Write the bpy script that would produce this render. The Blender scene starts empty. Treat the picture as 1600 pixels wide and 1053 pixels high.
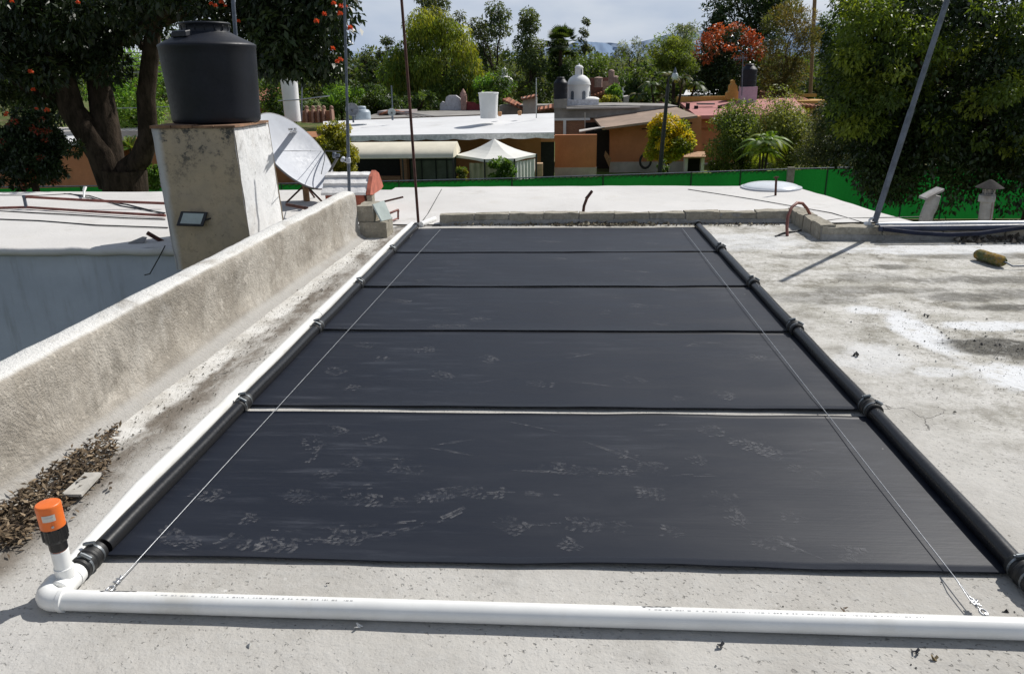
import bpy, math, random
import numpy as np
from mathutils import Vector, Matrix, noise as mnoise
R = math.radians
scene = bpy.context.scene
COL = scene.collection
rng = np.random.default_rng(7)
random.seed(7)

# ------------------------------------------------------------------ camera model
FPX, PITCH, YAW, ROLL, CAMH = 1180.0, R(18.87), R(3.14), R(-0.83), 1.578
fwd0 = Vector((-math.sin(YAW)*math.cos(PITCH), math.cos(YAW)*math.cos(PITCH), -math.sin(PITCH)))
right0 = Vector((math.cos(YAW), math.sin(YAW), 0))
up0 = right0.cross(fwd0)
right = math.cos(ROLL)*right0 + math.sin(ROLL)*up0
up = -math.sin(ROLL)*right0 + math.cos(ROLL)*up0
CAM = Vector((0, 0, CAMH))
def ray(px, py):
    return fwd0 + right*((px-800)/FPX) - up*((py-526.5)/FPX)
def g(px, py, z=0.0):                 # point of the plane at height z
    d = ray(px, py); t = (z-CAMH)/d.z
    return Vector((d.x*t, d.y*t, z))
def at(px, py, Y):                    # point at distance Y down the roof
    d = ray(px, py); return CAM + d*(Y/d.y)
def mpp(Y): return Y/FPX*0.985        # metres per picture unit at that distance
GZ = -3.8

cd = bpy.data.cameras.new("camera"); cam = bpy.data.objects.new("camera", cd); COL.objects.link(cam)
cam.matrix_world = Matrix(((right.x, up.x, -fwd0.x, 0), (right.y, up.y, -fwd0.y, 0), (right.z, up.z, -fwd0.z, CAMH), (0, 0, 0, 1)))
cd.sensor_fit = 'HORIZONTAL'; cd.sensor_width = 36; cd.lens = FPX/1600*36; cd.clip_start = 0.05; cd.clip_end = 20000
scene.camera = cam

# ------------------------------------------------------------------ light
SUN_EL, SUN_AZ = R(46), R(47)         # azimuth from +Y towards +X
sdir = Vector((math.cos(SUN_EL)*math.sin(SUN_AZ), math.cos(SUN_EL)*math.cos(SUN_AZ), math.sin(SUN_EL)))
sl = bpy.data.lights.new("sun", 'SUN'); sl.energy = 4.9; sl.angle = R(0.53); sl.color = (1, 0.965, 0.91)
so = bpy.data.objects.new("sun", sl); COL.objects.link(so); so.rotation_euler = (-sdir).to_track_quat('-Z', 'Y').to_euler()
so.location = (0, 0, 30)
w = bpy.data.worlds.new("World"); scene.world = w; w.use_nodes = True
nt = w.node_tree; bg = nt.nodes["Background"]; bg.inputs[1].default_value = 0.06
sk = nt.nodes.new("ShaderNodeTexSky"); sk.sky_type = 'NISHITA'; sk.sun_disc = False
sk.sun_elevation = SUN_EL; sk.sun_rotation = SUN_AZ; sk.air_density = 1.0; sk.dust_density = 1.2; sk.ozone_density = 1.5
tc = nt.nodes.new("ShaderNodeTexCoord"); mp = nt.nodes.new("ShaderNodeMapping"); mp.inputs['Scale'].default_value = (1, 1, 3.2)
nz = nt.nodes.new("ShaderNodeTexNoise"); nz.inputs['Scale'].default_value = 4.5; nz.inputs['Detail'].default_value = 6; nz.inputs['Roughness'].default_value = 0.5
rp = nt.nodes.new("ShaderNodeValToRGB"); rp.color_ramp.elements[0].position = 0.36; rp.color_ramp.elements[1].position = 0.68
rp.color_ramp.elements[0].color = (7.4, 8.8, 11.2, 1); rp.color_ramp.elements[1].color = (11.4, 12.2, 13.4, 1)
sx = nt.nodes.new("ShaderNodeSeparateXYZ"); mr = nt.nodes.new("ShaderNodeMapRange"); mr.inputs[1].default_value = 0.10; mr.inputs[2].default_value = 0.6; mr.inputs[3].default_value = 0.95; mr.inputs[4].default_value = 0.25
mx = nt.nodes.new("ShaderNodeMix"); mx.data_type = 'RGBA'
L = nt.links.new
L(tc.outputs['Generated'], mp.inputs[0]); L(mp.outputs[0], nz.inputs[0]); L(nz.outputs['Fac'], rp.inputs[0]); L(tc.outputs['Generated'], sx.inputs[0]); L(sx.outputs[2], mr.inputs[0]); L(mr.outputs[0], mx.inputs[0])
L(sk.outputs[0], mx.inputs[6]); L(rp.outputs[0], mx.inputs[7]); L(mx.outputs[2], bg.inputs[0])
scene.view_settings.view_transform = 'Standard'; scene.view_settings.look = 'None'; scene.view_settings.exposure = 0
scene.cycles.max_bounces = 6; scene.cycles.transparent_max_bounces = 12
scene.cycles.use_denoising = True

# ------------------------------------------------------------------ node material helper
class NT:
    def __init__(s, name):
        s.m = bpy.data.materials.new(name); s.m.use_nodes = True; s.t = s.m.node_tree
        s.b = s.t.nodes["Principled BSDF"]; s.o = s.t.nodes["Material Output"]; s._c = None
    def n(s, k): return s.t.nodes.new("ShaderNode"+k)
    def put(s, sock, v):
        if isinstance(v, bpy.types.NodeSocket): s.t.links.new(v, sock)
        elif isinstance(v, (tuple, list)) and len(v) == 3 and sock.type == 'RGBA': sock.default_value = (*v, 1)
        else: sock.default_value = v
    def co(s, scale=None, kind='Object', rot=None, loc=None):
        if s._c is None: s._c = s.n("TexCoord")
        v = s._c.outputs[kind]
        if scale is None and rot is None and loc is None: return v
        m = s.n("Mapping"); s.put(m.inputs[0], v)
        if scale: m.inputs['Scale'].default_value = scale
        if rot: m.inputs['Rotation'].default_value = rot
        if loc: m.inputs['Location'].default_value = loc
        return m.outputs[0]
    def noise(s, sc, det=4, ro=0.55, vec=None, dist=0):
        q = s.n("TexNoise"); s.put(q.inputs['Vector'], vec if vec is not None else s.co())
        q.inputs['Scale'].default_value = sc; q.inputs['Detail'].default_value = det; q.inputs['Roughness'].default_value = ro; q.inputs['Distortion'].default_value = dist
        return q.outputs['Fac']
    def vor(s, sc, feat='F1', vec=None, rnd=1, out='Distance'):
        q = s.n("TexVoronoi"); q.feature = feat; s.put(q.inputs['Vector'], vec if vec is not None else s.co())
        q.inputs['Scale'].default_value = sc; q.inputs['Randomness'].default_value = rnd
        return q.outputs[out]
    def rmp(s, f, a, b, lo=0.0, hi=1.0, smooth=True):
        q = s.n("MapRange"); q.interpolation_type = 'SMOOTHSTEP' if smooth else 'LINEAR'
        s.put(q.inputs[0], f); s.put(q.inputs[1], a); s.put(q.inputs[2], b); q.inputs[3].default_value = lo; q.inputs[4].default_value = hi
        return q.outputs[0]
    def mth(s, op, a, b=0.0):
        q = s.n("Math"); q.operation = op; s.put(q.inputs[0], a); s.put(q.inputs[1], b); return q.outputs[0]
    def mul(s, a, b): return s.mth('MULTIPLY', a, b)
    def add(s, a, b): return s.mth('ADD', a, b)
    def mix(s, f, a, b, blend='MIX'):
        q = s.n("Mix"); q.data_type = 'RGBA'; q.blend_type = blend; s.put(q.inputs[0], f); s.put(q.inputs[6], a); s.put(q.inputs[7], b); return q.outputs[2]
    def sep(s, v=None):
        q = s.n("SeparateXYZ"); s.put(q.inputs[0], v if v is not None else s.co()); return q.outputs
    def attr(s, name):
        q = s.n("Attribute"); q.attribute_name = name; return q.outputs['Color']
    def bump(s, h, dist=0.01, st=1.0):
        q = s.n("Bump"); q.inputs['Distance'].default_value = dist; q.inputs['Strength'].default_value = st; s.put(q.inputs['Height'], h); s.put(s.b.inputs['Normal'], q.outputs[0])
    def out(s, col, rough=0.7, spec=0.5, metal=0.0):
        s.put(s.b.inputs['Base Color'], col); s.put(s.b.inputs['Roughness'], rough); s.put(s.b.inputs['Specular IOR Level'], spec); s.put(s.b.inputs['Metallic'], metal)
        return s.m

def plain(name, col, rough=0.6, metal=0.0, spec=0.5, var=0.25, sc=6.0, bump=0.0, dirt=None):
    n = NT(name); f = n.noise(sc, 5, 0.6); f2 = n.noise(sc*7, 3, 0.6)
    lo = tuple(c*(1-var) for c in col); hi = tuple(min(1, c*(1+var*0.6)) for c in col)
    c = n.mix(n.rmp(f, 0.3, 0.7), lo, hi); c = n.mix(n.mul(n.rmp(f2, 0.45, 0.75), 0.35), c, lo)
    if dirt: c = n.mix(n.mul(n.rmp(n.noise(sc*0.7, 6, 0.7), 0.5, 0.72), 0.7), c, dirt)
    if bump: n.bump(f2, bump)
    return n.out(c, n.rmp(f2, 0.2, 0.8, rough*0.85, min(1, rough*1.15)), spec, metal)

def roughen(o, cuts=3, amp=0.006, sc=9.0):
    import bmesh
    bm = bmesh.new(); bm.from_mesh(o.data)
    for q in range(cuts):
        ed = [e for e in bm.edges if e.calc_length() > 0.035]
        if ed: bmesh.ops.subdivide_edges(bm, edges=ed, cuts=1, use_grid_fill=True)
    bmesh.ops.remove_doubles(bm, verts=bm.verts, dist=1e-4)
    for v in bm.verts:
        p = v.co*sc; v.co += Vector((mnoise.noise(p), mnoise.noise(p+Vector((9, 3, 1))), mnoise.noise(p+Vector((2, 8, 5)))))*amp
    bmesh.ops.triangulate(bm, faces=[f for f in bm.faces if len(f.verts) > 4])
    bm.to_mesh(o.data); bm.free(); return o
# ------------------------------------------------------------------ mesh builder
BASE = {}
class MB:
    def __init__(s): s.v = []; s.f = []; s.sm = []; s.mi = []
    def add(s, vs, fs, smooth=False, mi=0):
        o = len(s.v); s.v += [Vector(v) for v in vs]
        for f in fs: s.f.append([i+o for i in f]); s.sm.append(smooth); s.mi.append(mi)
        return s
    def box(s, lo, hi, mi=0):
        x0, y0, z0 = lo; x1, y1, z1 = hi
        return s.hexa([(x0,y0,z0),(x1,y0,z0),(x1,y1,z0),(x0,y1,z0)], [(x0,y0,z1),(x1,y0,z1),(x1,y1,z1),(x0,y1,z1)], mi)
    def hexa(s, b, t, mi=0):
        n = len(b)
        return s.add(list(b)+list(t), [list(range(n))[::-1], list(range(n, 2*n))]+[[i, (i+1) % n, n+(i+1) % n, n+i] for i in range(n)], False, mi)
    def slab(s, poly, z0, z1, mi=0): return s.hexa([(p[0], p[1], z0) for p in poly], [(p[0], p[1], z1) for p in poly], mi)
    def thick(s, quad, d, mi=0):      # planar polygon given thickness vector d
        d = Vector(d); return s.hexa([Vector(q) for q in quad], [Vector(q)+d for q in quad], mi)
    def tube(s, pts, r, seg=10, caps=True, mi=0, smooth=True):
        pts = [Vector(p) for p in pts]; n = len(pts)
        rs = r if isinstance(r, (list, tuple)) else [r]*n
        if len(rs) == 2 and n > 2: rs = [rs[0]+(rs[1]-rs[0])*i/(n-1) for i in range(n)]
        vs = []; prev = None
        for i, p in enumerate(pts):
            t = (pts[min(i+1, n-1)]-pts[max(i-1, 0)]).normalized()
            if prev is None:
                a = Vector((0, 0, 1)) if abs(t.z) < 0.9 else Vector((1, 0, 0)); u = t.cross(a).normalized()
            else: u = (prev-t*prev.dot(t)).normalized()
            prev = u; w_ = t.cross(u)
            for k in range(seg):
                an = 2*math.pi*k/seg; vs.append(p+(u*math.cos(an)+w_*math.sin(an))*rs[i])
        fs = [[i*seg+k, i*seg+(k+1) % seg, (i+1)*seg+(k+1) % seg, (i+1)*seg+k] for i in range(n-1) for k in range(seg)]
        s.add(vs, fs, smooth, mi)
        if caps: s.add(vs[:seg], [list(range(seg))[::-1]], False, mi); s.add(vs[-seg:], [list(range(seg))], False, mi)
        return s
    def lathe(s, base, prof, seg=24, axis=None, mi=0, smooth=True, cap=True):
        base = Vector(base); ax = Vector(axis or (0, 0, 1)).normalized()
        a = Vector((1, 0, 0)) if abs(ax.x) < 0.9 else Vector((0, 1, 0)); u = (a-ax*a.dot(ax)).normalized(); w_ = ax.cross(u)
        for (r0, z0), (r1, z1) in zip(prof[:-1], prof[1:]):
            vs = []
            for r_, z_ in ((r0, z0), (r1, z1)):
                for k in range(seg):
                    an = 2*math.pi*k/seg; vs.append(base+ax*z_+(u*math.cos(an)+w_*math.sin(an))*max(r_, 1e-5))
            s.add(vs, [[k, (k+1) % seg, seg+(k+1) % seg, seg+k] for k in range(seg)], smooth, mi)
        if cap:
            for (r_, z_), rev in ((prof[0], True), (prof[-1], False)):
                if r_ > 1e-4:
                    vs = [base+ax*z_+(u*math.cos(2*math.pi*k/seg)+w_*math.sin(2*math.pi*k/seg))*r_ for k in range(seg)]
                    q = list(range(seg)); s.add(vs, [q[::-1] if rev else q], False, mi)
        return s
    def build(s, name, mat, parent=None, loc=None):
        me = bpy.data.meshes.new(name)
        b = BASE.get(parent.name, Vector((0, 0, 0))) if parent else Vector(loc or (0, 0, 0))
        me.from_pydata([tuple(v-b) for v in s.v], [], s.f)
        for m_ in (mat if isinstance(mat, (list, tuple)) else [mat]): me.materials.append(m_)
        me.polygons.foreach_set('use_smooth', s.sm); me.polygons.foreach_set('material_index', s.mi); me.update()
        o = bpy.data.objects.new(name, me); COL.objects.link(o)
        if parent: o.parent = parent
        else: o.location = b
        BASE[o.name] = b
        return o
def weld(o, d=1e-4):
    import bmesh
    bm = bmesh.new(); bm.from_mesh(o.data); bmesh.ops.remove_doubles(bm, verts=bm.verts, dist=d); bm.to_mesh(o.data); bm.free(); return o
def bevel(o, wd=0.004, seg=2):
    m = o.modifiers.new("bevel", 'BEVEL'); m.width = wd; m.segments = seg; m.limit_method = 'ANGLE'; m.angle_limit = R(40); return o
def tag(o, label, cat, group=None):
    o['label'] = label; o['category'] = cat
    if group: o['group'] = group
    return o
def thing(name, label, cat, base, group=None):
    o = bpy.data.objects.new(name, None); COL.objects.link(o); o.location = base; o.empty_display_size = 0.1; BASE[o.name] = Vector(base)
    return tag(o, label, cat, group)
def single(mb, name, mat, label, cat, base, group=None): return tag(mb.build(name, mat, None, base), label, cat, group)
def struct(mb, name, mat, loc=None):
    o = mb.build(name, mat, None, loc); o['kind'] = 'structure'; return o
def stuff(o, label, cat): o['kind'] = 'stuff'; return tag(o, label, cat)
def copy_tree(o, parent=None):
    c = o.copy(); COL.objects.link(c); c.parent = parent
    for ch in [k for k in bpy.data.objects if k.parent == o]: copy_tree(ch, c)
    return c
def arr_mesh(name, V, nper, mats, parent=None, loc=None, tint=None, smooth=False, mi=None):   # V: (n*nper,3) polygons of nper corners each
    b = np.array(BASE.get(parent.name, Vector((0, 0, 0))) if parent else (loc or (0, 0, 0)), dtype=float)
    V = np.asarray(V, float)-b; nv = len(V); nf = nv//nper
    me = bpy.data.meshes.new(name); me.vertices.add(nv); me.vertices.foreach_set('co', V.ravel().astype(np.float32))
    me.loops.add(nv); me.loops.foreach_set('vertex_index', np.arange(nv, dtype=np.int32))
    me.polygons.add(nf); me.polygons.foreach_set('loop_start', np.arange(nf, dtype=np.int32)*nper)
    try: me.polygons.foreach_set('loop_total', np.full(nf, nper, dtype=np.int32))
    except Exception: pass
    for m_ in (mats if isinstance(mats, (list, tuple)) else [mats]): me.materials.append(m_)
    if mi is not None: me.polygons.foreach_set('material_index', np.asarray(mi, np.int32))
    if tint is not None:
        a = me.color_attributes.new('tint', 'FLOAT_COLOR', 'POINT'); c = np.ones((nv, 4), np.float32); c[:, :3] = np.repeat(np.asarray(tint), nper, axis=0)
        a.data.foreach_set('color', c.ravel())
    me.update(calc_edges=True); me.validate()
    o = bpy.data.objects.new(name, me); COL.objects.link(o)
    if parent: o.parent = parent
    else: o.location = tuple(b)
    BASE[o.name] = Vector(tuple(b)); return o
# ------------------------------------------------------------------ materials
def deck_mat():
    n = NT("weathered_concrete"); p = n.co(); X, Y, Z = n.sep()
    wob = n.noise(1.4, 5, 0.6); big = n.noise(0.75, 6, 0.62, dist=0.6); med = n.noise(3.2, 7, 0.68, dist=0.3); fine = n.noise(26, 5, 0.65); grit = n.noise(120, 2, 0.5)
    streak = n.noise(2.6, 8, 0.7, n.co((0.9, 1.2, 1)))
    col = n.mix(n.rmp(big, 0.32, 0.68), (0.36, 0.343, 0.312), (0.50, 0.483, 0.45))
    col = n.mix(n.mul(n.rmp(med, 0.48, 0.74), 0.5), col, (0.26, 0.247, 0.225))
    col = n.mix(n.mul(n.rmp(fine, 0.42, 0.72), 0.35), col, (0.46, 0.455, 0.435))
    # right hand and far areas: whiter, blotched with olive grime
    far = n.rmp(n.add(n.add(n.mul(X, 0.8), n.mul(Y, 0.28)), n.mul(wob, 0.8)), 2.3, 3.6)
    wh = n.mix(n.rmp(streak, 0.40, 0.62), (0.56, 0.545, 0.51), (0.36, 0.345, 0.30))
    wh = n.mix(n.mul(n.rmp(n.noise(3.6, 9, 0.74), 0.465, 0.63), 0.88), wh, (0.165, 0.15, 0.115))
    wh = n.mix(n.mul(n.rmp(n.noise(24, 7, .82), .50, .62), .6), wh, (.17, .155, .125)); wh = n.mix(n.mul(n.rmp(n.noise(33, 6, .8, n.co(loc=(3, 3, 0))), .54, .64), .55), wh, (.66, .65, .62)); col = n.mix(n.mul(far, 0.92), col, wh)
    def blob(cx, cy, rx, ry, a, lo, hi):
        dx = n.mul(n.add(X, -cx), 1/rx); dy = n.mul(n.add(Y, -cy), 1/ry)
        if a: c, s_ = math.cos(a), math.sin(a); dx, dy = n.add(n.mul(dx, c), n.mul(dy, s_)), n.add(n.mul(dx, -s_), n.mul(dy, c))
        d = n.mth('SQRT', n.add(n.mul(dx, dx), n.mul(dy, dy)))
        return n.rmp(n.add(d, n.mul(n.add(med, -0.5), 1.9)), hi, lo)
    ragged = n.rmp(n.noise(7.5, 9, 0.8), 0.35, 0.50)
    # spilt white paint / lime and the soot beside it
    for (cx, cy, rx, ry, a, k) in ((2.36, 4.75, 0.15, 0.62, 0.10, .95), (2.22, 5.22, 0.16, 0.14, 0, .8), (2.95, 4.86, 0.50, 0.12, -.15, .9), (2.52, 3.95, 0.26, 0.24, 0, .95), (2.95, 4.0, 0.4, 0.25, 0, .85), (2.15, 4.02, 0.20, 0.10, 0, .6), (1.90, 4.25, 0.25, 0.30, 0, .45), (4.0, 7.2, 1.6, 0.25, 0, .7), (1.95, 7.6, .6, .5, 0, .55), (3.3, 4.3, .25, .3, 0, .4)):
        col = n.mix(n.mul(n.mul(blob(cx, cy, rx, ry, a, 0.60, 1.08), ragged), k), col, (0.66, 0.67, 0.68))
    for (cx, cy, rx, ry, a, k) in ((2.72, 4.45, 0.34, 0.15, -.45, .96), (2.95, 4.30, 0.35, 0.16, -.3, .95), (3.25, 5.28, 0.42, 0.09, 0, .85), (3.02, 5.55, 0.28, 0.13, 0.1, .72), (2.93, 6.5, 0.16, 0.12, 0, .7), (2.5, 5.75, 0.5, 0.12, 0, .5), (3.5, 6.05, 0.6, 0.14, 0, .7), (2.0, 5.55, 0.35, 0.2, .4, .45), (3.7, 5.6, 0.5, 0.2, 0, .65), (2.6, 6.15, .3, .2, .3, .4), (3.9, 6.9, .7, .12, 0, .55), (2.35, 6.9, .35, .12, 0, .4), (4.2, 5.0, .7, .2, 0, .7)):
        col = n.mix(n.mul(n.mul(blob(cx, cy, rx, ry, a, 0.65, 1.25), n.rmp(n.noise(15, 9, 0.82), 0.30, 0.50)), k), col, (0.06, 0.056, 0.046))
    # strip along the parapet: pale mortar fillet, then a gutter of brown dirt
    dw = n.add(n.add(X, 2.325), n.mul(Y, -0.0370))
    dwn = n.add(dw, n.mul(n.add(med, -0.5), 0.22)); dirtn = n.rmp(n.noise(2.1, 6, 0.7, n.co((2.2, 0.9, 1))), 0.40, 0.58)
    left = n.rmp(X, -1.2, -1.6)
    col = n.mix(n.mul(n.mul(n.mul(n.rmp(dwn, 0.19, 0.24), n.rmp(dwn, 0.46, 0.32)), dirtn), 0.9), col, (0.135, 0.112, 0.088))
    col = n.mix(n.mul(n.mul(n.rmp(dwn, 0.36, 0.52), left), 0.6), col, (0.50, 0.49, 0.47))
    col = n.mix(n.mul(n.mul(n.rmp(dwn, 0.25, 0.19), left), 0.9), col, n.mix(n.rmp(med, 0.4, 0.65), (0.66, 0.65, 0.62), (0.46, 0.44, 0.40)))
    col = n.mix(n.mul(n.mul(n.rmp(dwn, 0.10, 0.05), left), 0.55), col, (0.14, 0.135, 0.125))
    # pits, specks, paint drips, cracks
    pit = n.mul(n.rmp(n.noise(58, 3, 0.55), 0.60, 0.70), n.rmp(n.noise(2.6, 5, 0.65), 0.36, 0.60))
    col = n.mix(n.mul(pit, 0.6), col, (0.13, 0.122, 0.108)); col = n.mix(n.mul(n.rmp(n.noise(95, 3, .6), .58, .72), .35), col, (0.17, .162, .145)); col = n.mix(n.mul(n.rmp(n.noise(60, 4, .6, n.co(loc=(4, 7, 0))), .62, .74), .5), col, (.58, .57, .55))
    spk = n.mul(n.rmp(n.vor(15), 0.10, 0.05), n.rmp(n.noise(1.9, 3), 0.52, 0.62)); col = n.mix(n.mul(spk, 0.8), col, (0.085, 0.08, 0.07))
    wsp = n.mul(n.rmp(n.vor(11, vec=n.co(loc=(3.3, 1.7, 0))), 0.14, 0.07), n.rmp(n.noise(1.2, 4, 0.6), 0.55, 0.66)); col = n.mix(wsp, col, (0.74, 0.74, 0.72))
    wv = n.n("VectorMath"); wv.operation = 'ADD'; q = n.n("TexNoise"); q.inputs['Scale'].default_value = 2.4; q.inputs['Detail'].default_value = 5; n.put(q.inputs['Vector'], p)
    n.put(wv.inputs[0], p); n.put(wv.inputs[1], q.outputs['Color'])
    ck = n.vor(0.95, 'DISTANCE_TO_EDGE', wv.outputs[0]); crack = n.mul(n.rmp(ck, 0.006, 0.002), n.rmp(n.noise(0.9, 3), 0.57, 0.64)); col = n.mix(n.mul(crack, 0.8), col, (0.09, 0.085, 0.075))
    h = n.add(n.add(n.mul(med, 0.7), n.mul(fine, 0.5)), n.add(n.mul(grit, 0.12), n.add(n.mul(pit, -0.35), n.mul(crack, -0.5))))
    n.bump(h, 0.012, 0.8)
    return n.out(col, n.rmp(fine, 0.3, 0.7, 0.75, 0.97), 0.25)
M = {}
M['deck'] = deck_mat()
def wall_mat(name, a, b, dark, up_white=None):
    n = NT(name); med = n.noise(2.2, 7, 0.68, dist=0.4); fine = n.noise(18, 6, 0.7); grit = n.noise(75, 3, 0.6)
    col = n.mix(n.rmp(med, 0.34, 0.66), a, b); col = n.mix(n.mul(n.rmp(fine, 0.45, 0.7), 0.4), col, dark)
    drip = n.noise(3.4, 9, 0.78); col = n.mix(n.mul(n.rmp(drip, 0.50, 0.70), 0.75), col, dark); col = n.mix(n.mul(n.rmp(n.noise(11, 7, .8, n.co(loc=(5, 2, 1))), .54, .64), .6), col, tuple(min(1, k*1.35) for k in b))
    if up_white:
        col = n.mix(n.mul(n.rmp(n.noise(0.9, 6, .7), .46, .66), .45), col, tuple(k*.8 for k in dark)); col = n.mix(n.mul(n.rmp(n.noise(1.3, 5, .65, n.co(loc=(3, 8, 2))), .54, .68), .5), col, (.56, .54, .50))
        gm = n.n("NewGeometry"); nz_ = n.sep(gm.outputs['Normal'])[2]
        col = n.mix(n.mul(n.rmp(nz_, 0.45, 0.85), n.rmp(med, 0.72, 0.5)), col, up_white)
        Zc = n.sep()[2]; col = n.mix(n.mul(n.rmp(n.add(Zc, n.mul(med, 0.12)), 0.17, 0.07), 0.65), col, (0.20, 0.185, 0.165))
    n.bump(n.add(n.add(n.mul(med, 0.8), n.mul(fine, .8)), n.mul(grit, 0.5)), 0.016, 0.9)
    return n.out(col, 0.92, 0.2)
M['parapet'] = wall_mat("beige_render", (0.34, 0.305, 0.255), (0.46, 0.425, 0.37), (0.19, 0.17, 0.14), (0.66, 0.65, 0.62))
def white_roof_mat(name, base=(0.60, 0.585, 0.565), seam=True):
    n = NT(name); big = n.noise(0.5, 6, 0.6); med = n.noise(3, 6, 0.65); fine = n.noise(30, 4)
    col = n.mix(n.rmp(big, 0.35, 0.7), base, tuple(c*0.88 for c in base)); col = n.mix(n.mul(n.rmp(med, 0.5, 0.75), 0.35), col, (0.50, 0.47, 0.42))
    col = n.mix(n.mul(n.rmp(n.noise(1.1, 7, 0.75), 0.56, 0.68), 0.4), col, (0.36, 0.34, 0.30))
    n.bump(n.add(med, n.mul(fine, 0.3)), 0.015, 0.5); return n.out(col, 0.8, 0.3)
M['white_roof'] = white_roof_mat("white_waterproofing")
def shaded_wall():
    n = NT("blue_shaded_white_wall"); Z = n.sep()[2]; med = n.noise(0.8, 6, 0.65); dr = n.noise(3, 6, 0.7, n.co((2, 2, 0.25)))
    col = n.mix(n.rmp(med, 0.35, 0.7), (0.54, 0.58, 0.65), (0.43, 0.47, 0.54)); col = n.mix(n.mul(n.rmp(dr, 0.5, 0.72), 0.5), col, (0.30, 0.31, 0.32))  # blue of the shade mixed into the white wall's own colour
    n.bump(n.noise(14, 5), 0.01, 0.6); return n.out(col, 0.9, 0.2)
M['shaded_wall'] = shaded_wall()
def pedestal_mat():
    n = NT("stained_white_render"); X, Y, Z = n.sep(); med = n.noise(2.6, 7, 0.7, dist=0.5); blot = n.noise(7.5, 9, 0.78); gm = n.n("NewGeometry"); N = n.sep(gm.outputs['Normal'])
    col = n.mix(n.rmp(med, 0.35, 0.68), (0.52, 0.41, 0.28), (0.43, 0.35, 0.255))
    side = n.rmp(N[0], 0.5, 0.8); col = n.mix(side, col, n.mix(n.rmp(med, 0.5, 0.75), (0.72, 0.72, 0.71), (0.58, 0.56, 0.53)))  # sun on the right face painted in: whiter than the shaded front
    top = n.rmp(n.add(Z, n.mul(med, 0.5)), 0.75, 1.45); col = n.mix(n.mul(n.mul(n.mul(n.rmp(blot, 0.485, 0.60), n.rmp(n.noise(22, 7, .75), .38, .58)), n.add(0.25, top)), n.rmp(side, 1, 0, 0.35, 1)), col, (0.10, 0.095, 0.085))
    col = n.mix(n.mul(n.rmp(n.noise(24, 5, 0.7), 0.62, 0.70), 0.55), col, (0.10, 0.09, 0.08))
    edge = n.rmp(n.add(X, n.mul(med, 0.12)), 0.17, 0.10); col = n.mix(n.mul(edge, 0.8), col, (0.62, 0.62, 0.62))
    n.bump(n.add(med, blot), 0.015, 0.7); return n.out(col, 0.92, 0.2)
M['pedestal'] = pedestal_mat()
def panel_mat():
    n = NT("black_collector_sheet"); lines = n.noise(1.0, 4, 0.5, n.co((0.35, 90, 1))); sm = n.noise(1.3, 6, 0.7, n.co((0.7, 2.6, 1)), 0.4); sm2 = n.noise(5, 6, 0.75, n.co((0.35, 3.2, 1)))
    patch = n.rmp(n.noise(0.9, 3, 0.5), 0.42, 0.62)
    col = n.mix(n.mul(n.rmp(sm, 0.46, 0.72), 0.55), (0.0075, 0.0100, 0.0175), (0.014, 0.0180, 0.028))
    col = n.mix(n.mul(n.mul(n.rmp(sm2, 0.50, 0.72), patch), 0.55), col, (0.058, 0.063, 0.078))
    col = n.mix(n.mul(n.rmp(lines, 0.50, 0.66), 0.07), col, (0.024, 0.025, 0.03))
    fl = n.mul(n.rmp(n.vor(7), 0.035, 0.012), n.rmp(n.noise(1.6, 2), 0.55, 0.62)); col = n.mix(n.mul(fl, 0.8), col, (0.35, 0.34, 0.32))
    n.bump(n.add(n.mul(lines, .3), n.mul(sm, 1.5)), 0.004, 0.3)
    return n.out(col, n.rmp(sm, 0.35, 0.7, 0.44, 0.56), 0.29)
M['panel'] = panel_mat()
def dust_mat():
    n = NT("dry_dust_print"); f = n.noise(38, 5, 0.7); f2 = n.noise(6, 4, 0.6)
    n.out((0.235, 0.235, 0.245), 0.95, 0.1); n.put(n.b.inputs['Alpha'], n.mul(n.mul(n.rmp(f, 0.34, 0.68), n.rmp(f2, 0.32, 0.66)), 0.42)); return n.m
M['dust'] = dust_mat()
M['pipe_black'] = plain("black_polypropylene", (0.006, 0.006, 0.007), 0.3, var=0.1, sc=9)
M['rubber'] = plain("black_rubber", (0.012, 0.012, 0.012), 0.55, var=0.3, sc=30)
M['pvc'] = plain("white_pvc", (0.80, 0.80, 0.775), 0.32, var=0.07, sc=5, dirt=(0.66, 0.64, 0.58))
M['ink'] = plain("grey_ink", (0.47, 0.47, 0.47), 0.6)
M['ink_dark'] = plain("black_marker", (0.03, 0.03, 0.035), 0.6)
M['steel'] = plain("galvanised_steel", (0.52, 0.53, 0.54), 0.34, metal=0.9, var=0.25, sc=40)
M['steel_dull'] = plain("weathered_galvanised_tube", (0.12, 0.14, 0.175), 0.5, metal=0.35, var=0.3, sc=12)
M['clamp'] = plain('dull_clamp_steel', (0.26, 0.28, 0.29), 0.4, metal=.85, var=.3, sc=60)
M['rust'] = plain("rusty_iron", (0.075, 0.027, 0.018), 0.85, var=0.5, sc=14, bump=0.004)
M['copper'] = plain("painted_copper_tube", (0.22, 0.075, 0.055), 0.6, var=0.35, sc=10)
M['orange'] = plain("orange_plastic", (0.74, 0.155, 0.02), 0.42, var=0.08, sc=12)
M['sticker'] = plain("silver_sticker", (0.60, 0.58, 0.52), 0.4)
M['tank'] = plain("black_polyethylene", (0.008, 0.0098, 0.016), 0.5, spec=0.32, var=0.3, sc=4)
M['brick'] = plain("terracotta", (0.36, 0.105, 0.065), 0.85, var=0.35, sc=12, bump=0.005)
M['whitewash'] = plain("whitewashed_tile", (0.72, 0.71, 0.70), 0.75, var=0.12, sc=8, bump=0.006, dirt=(0.5, 0.45, 0.4))
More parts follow.
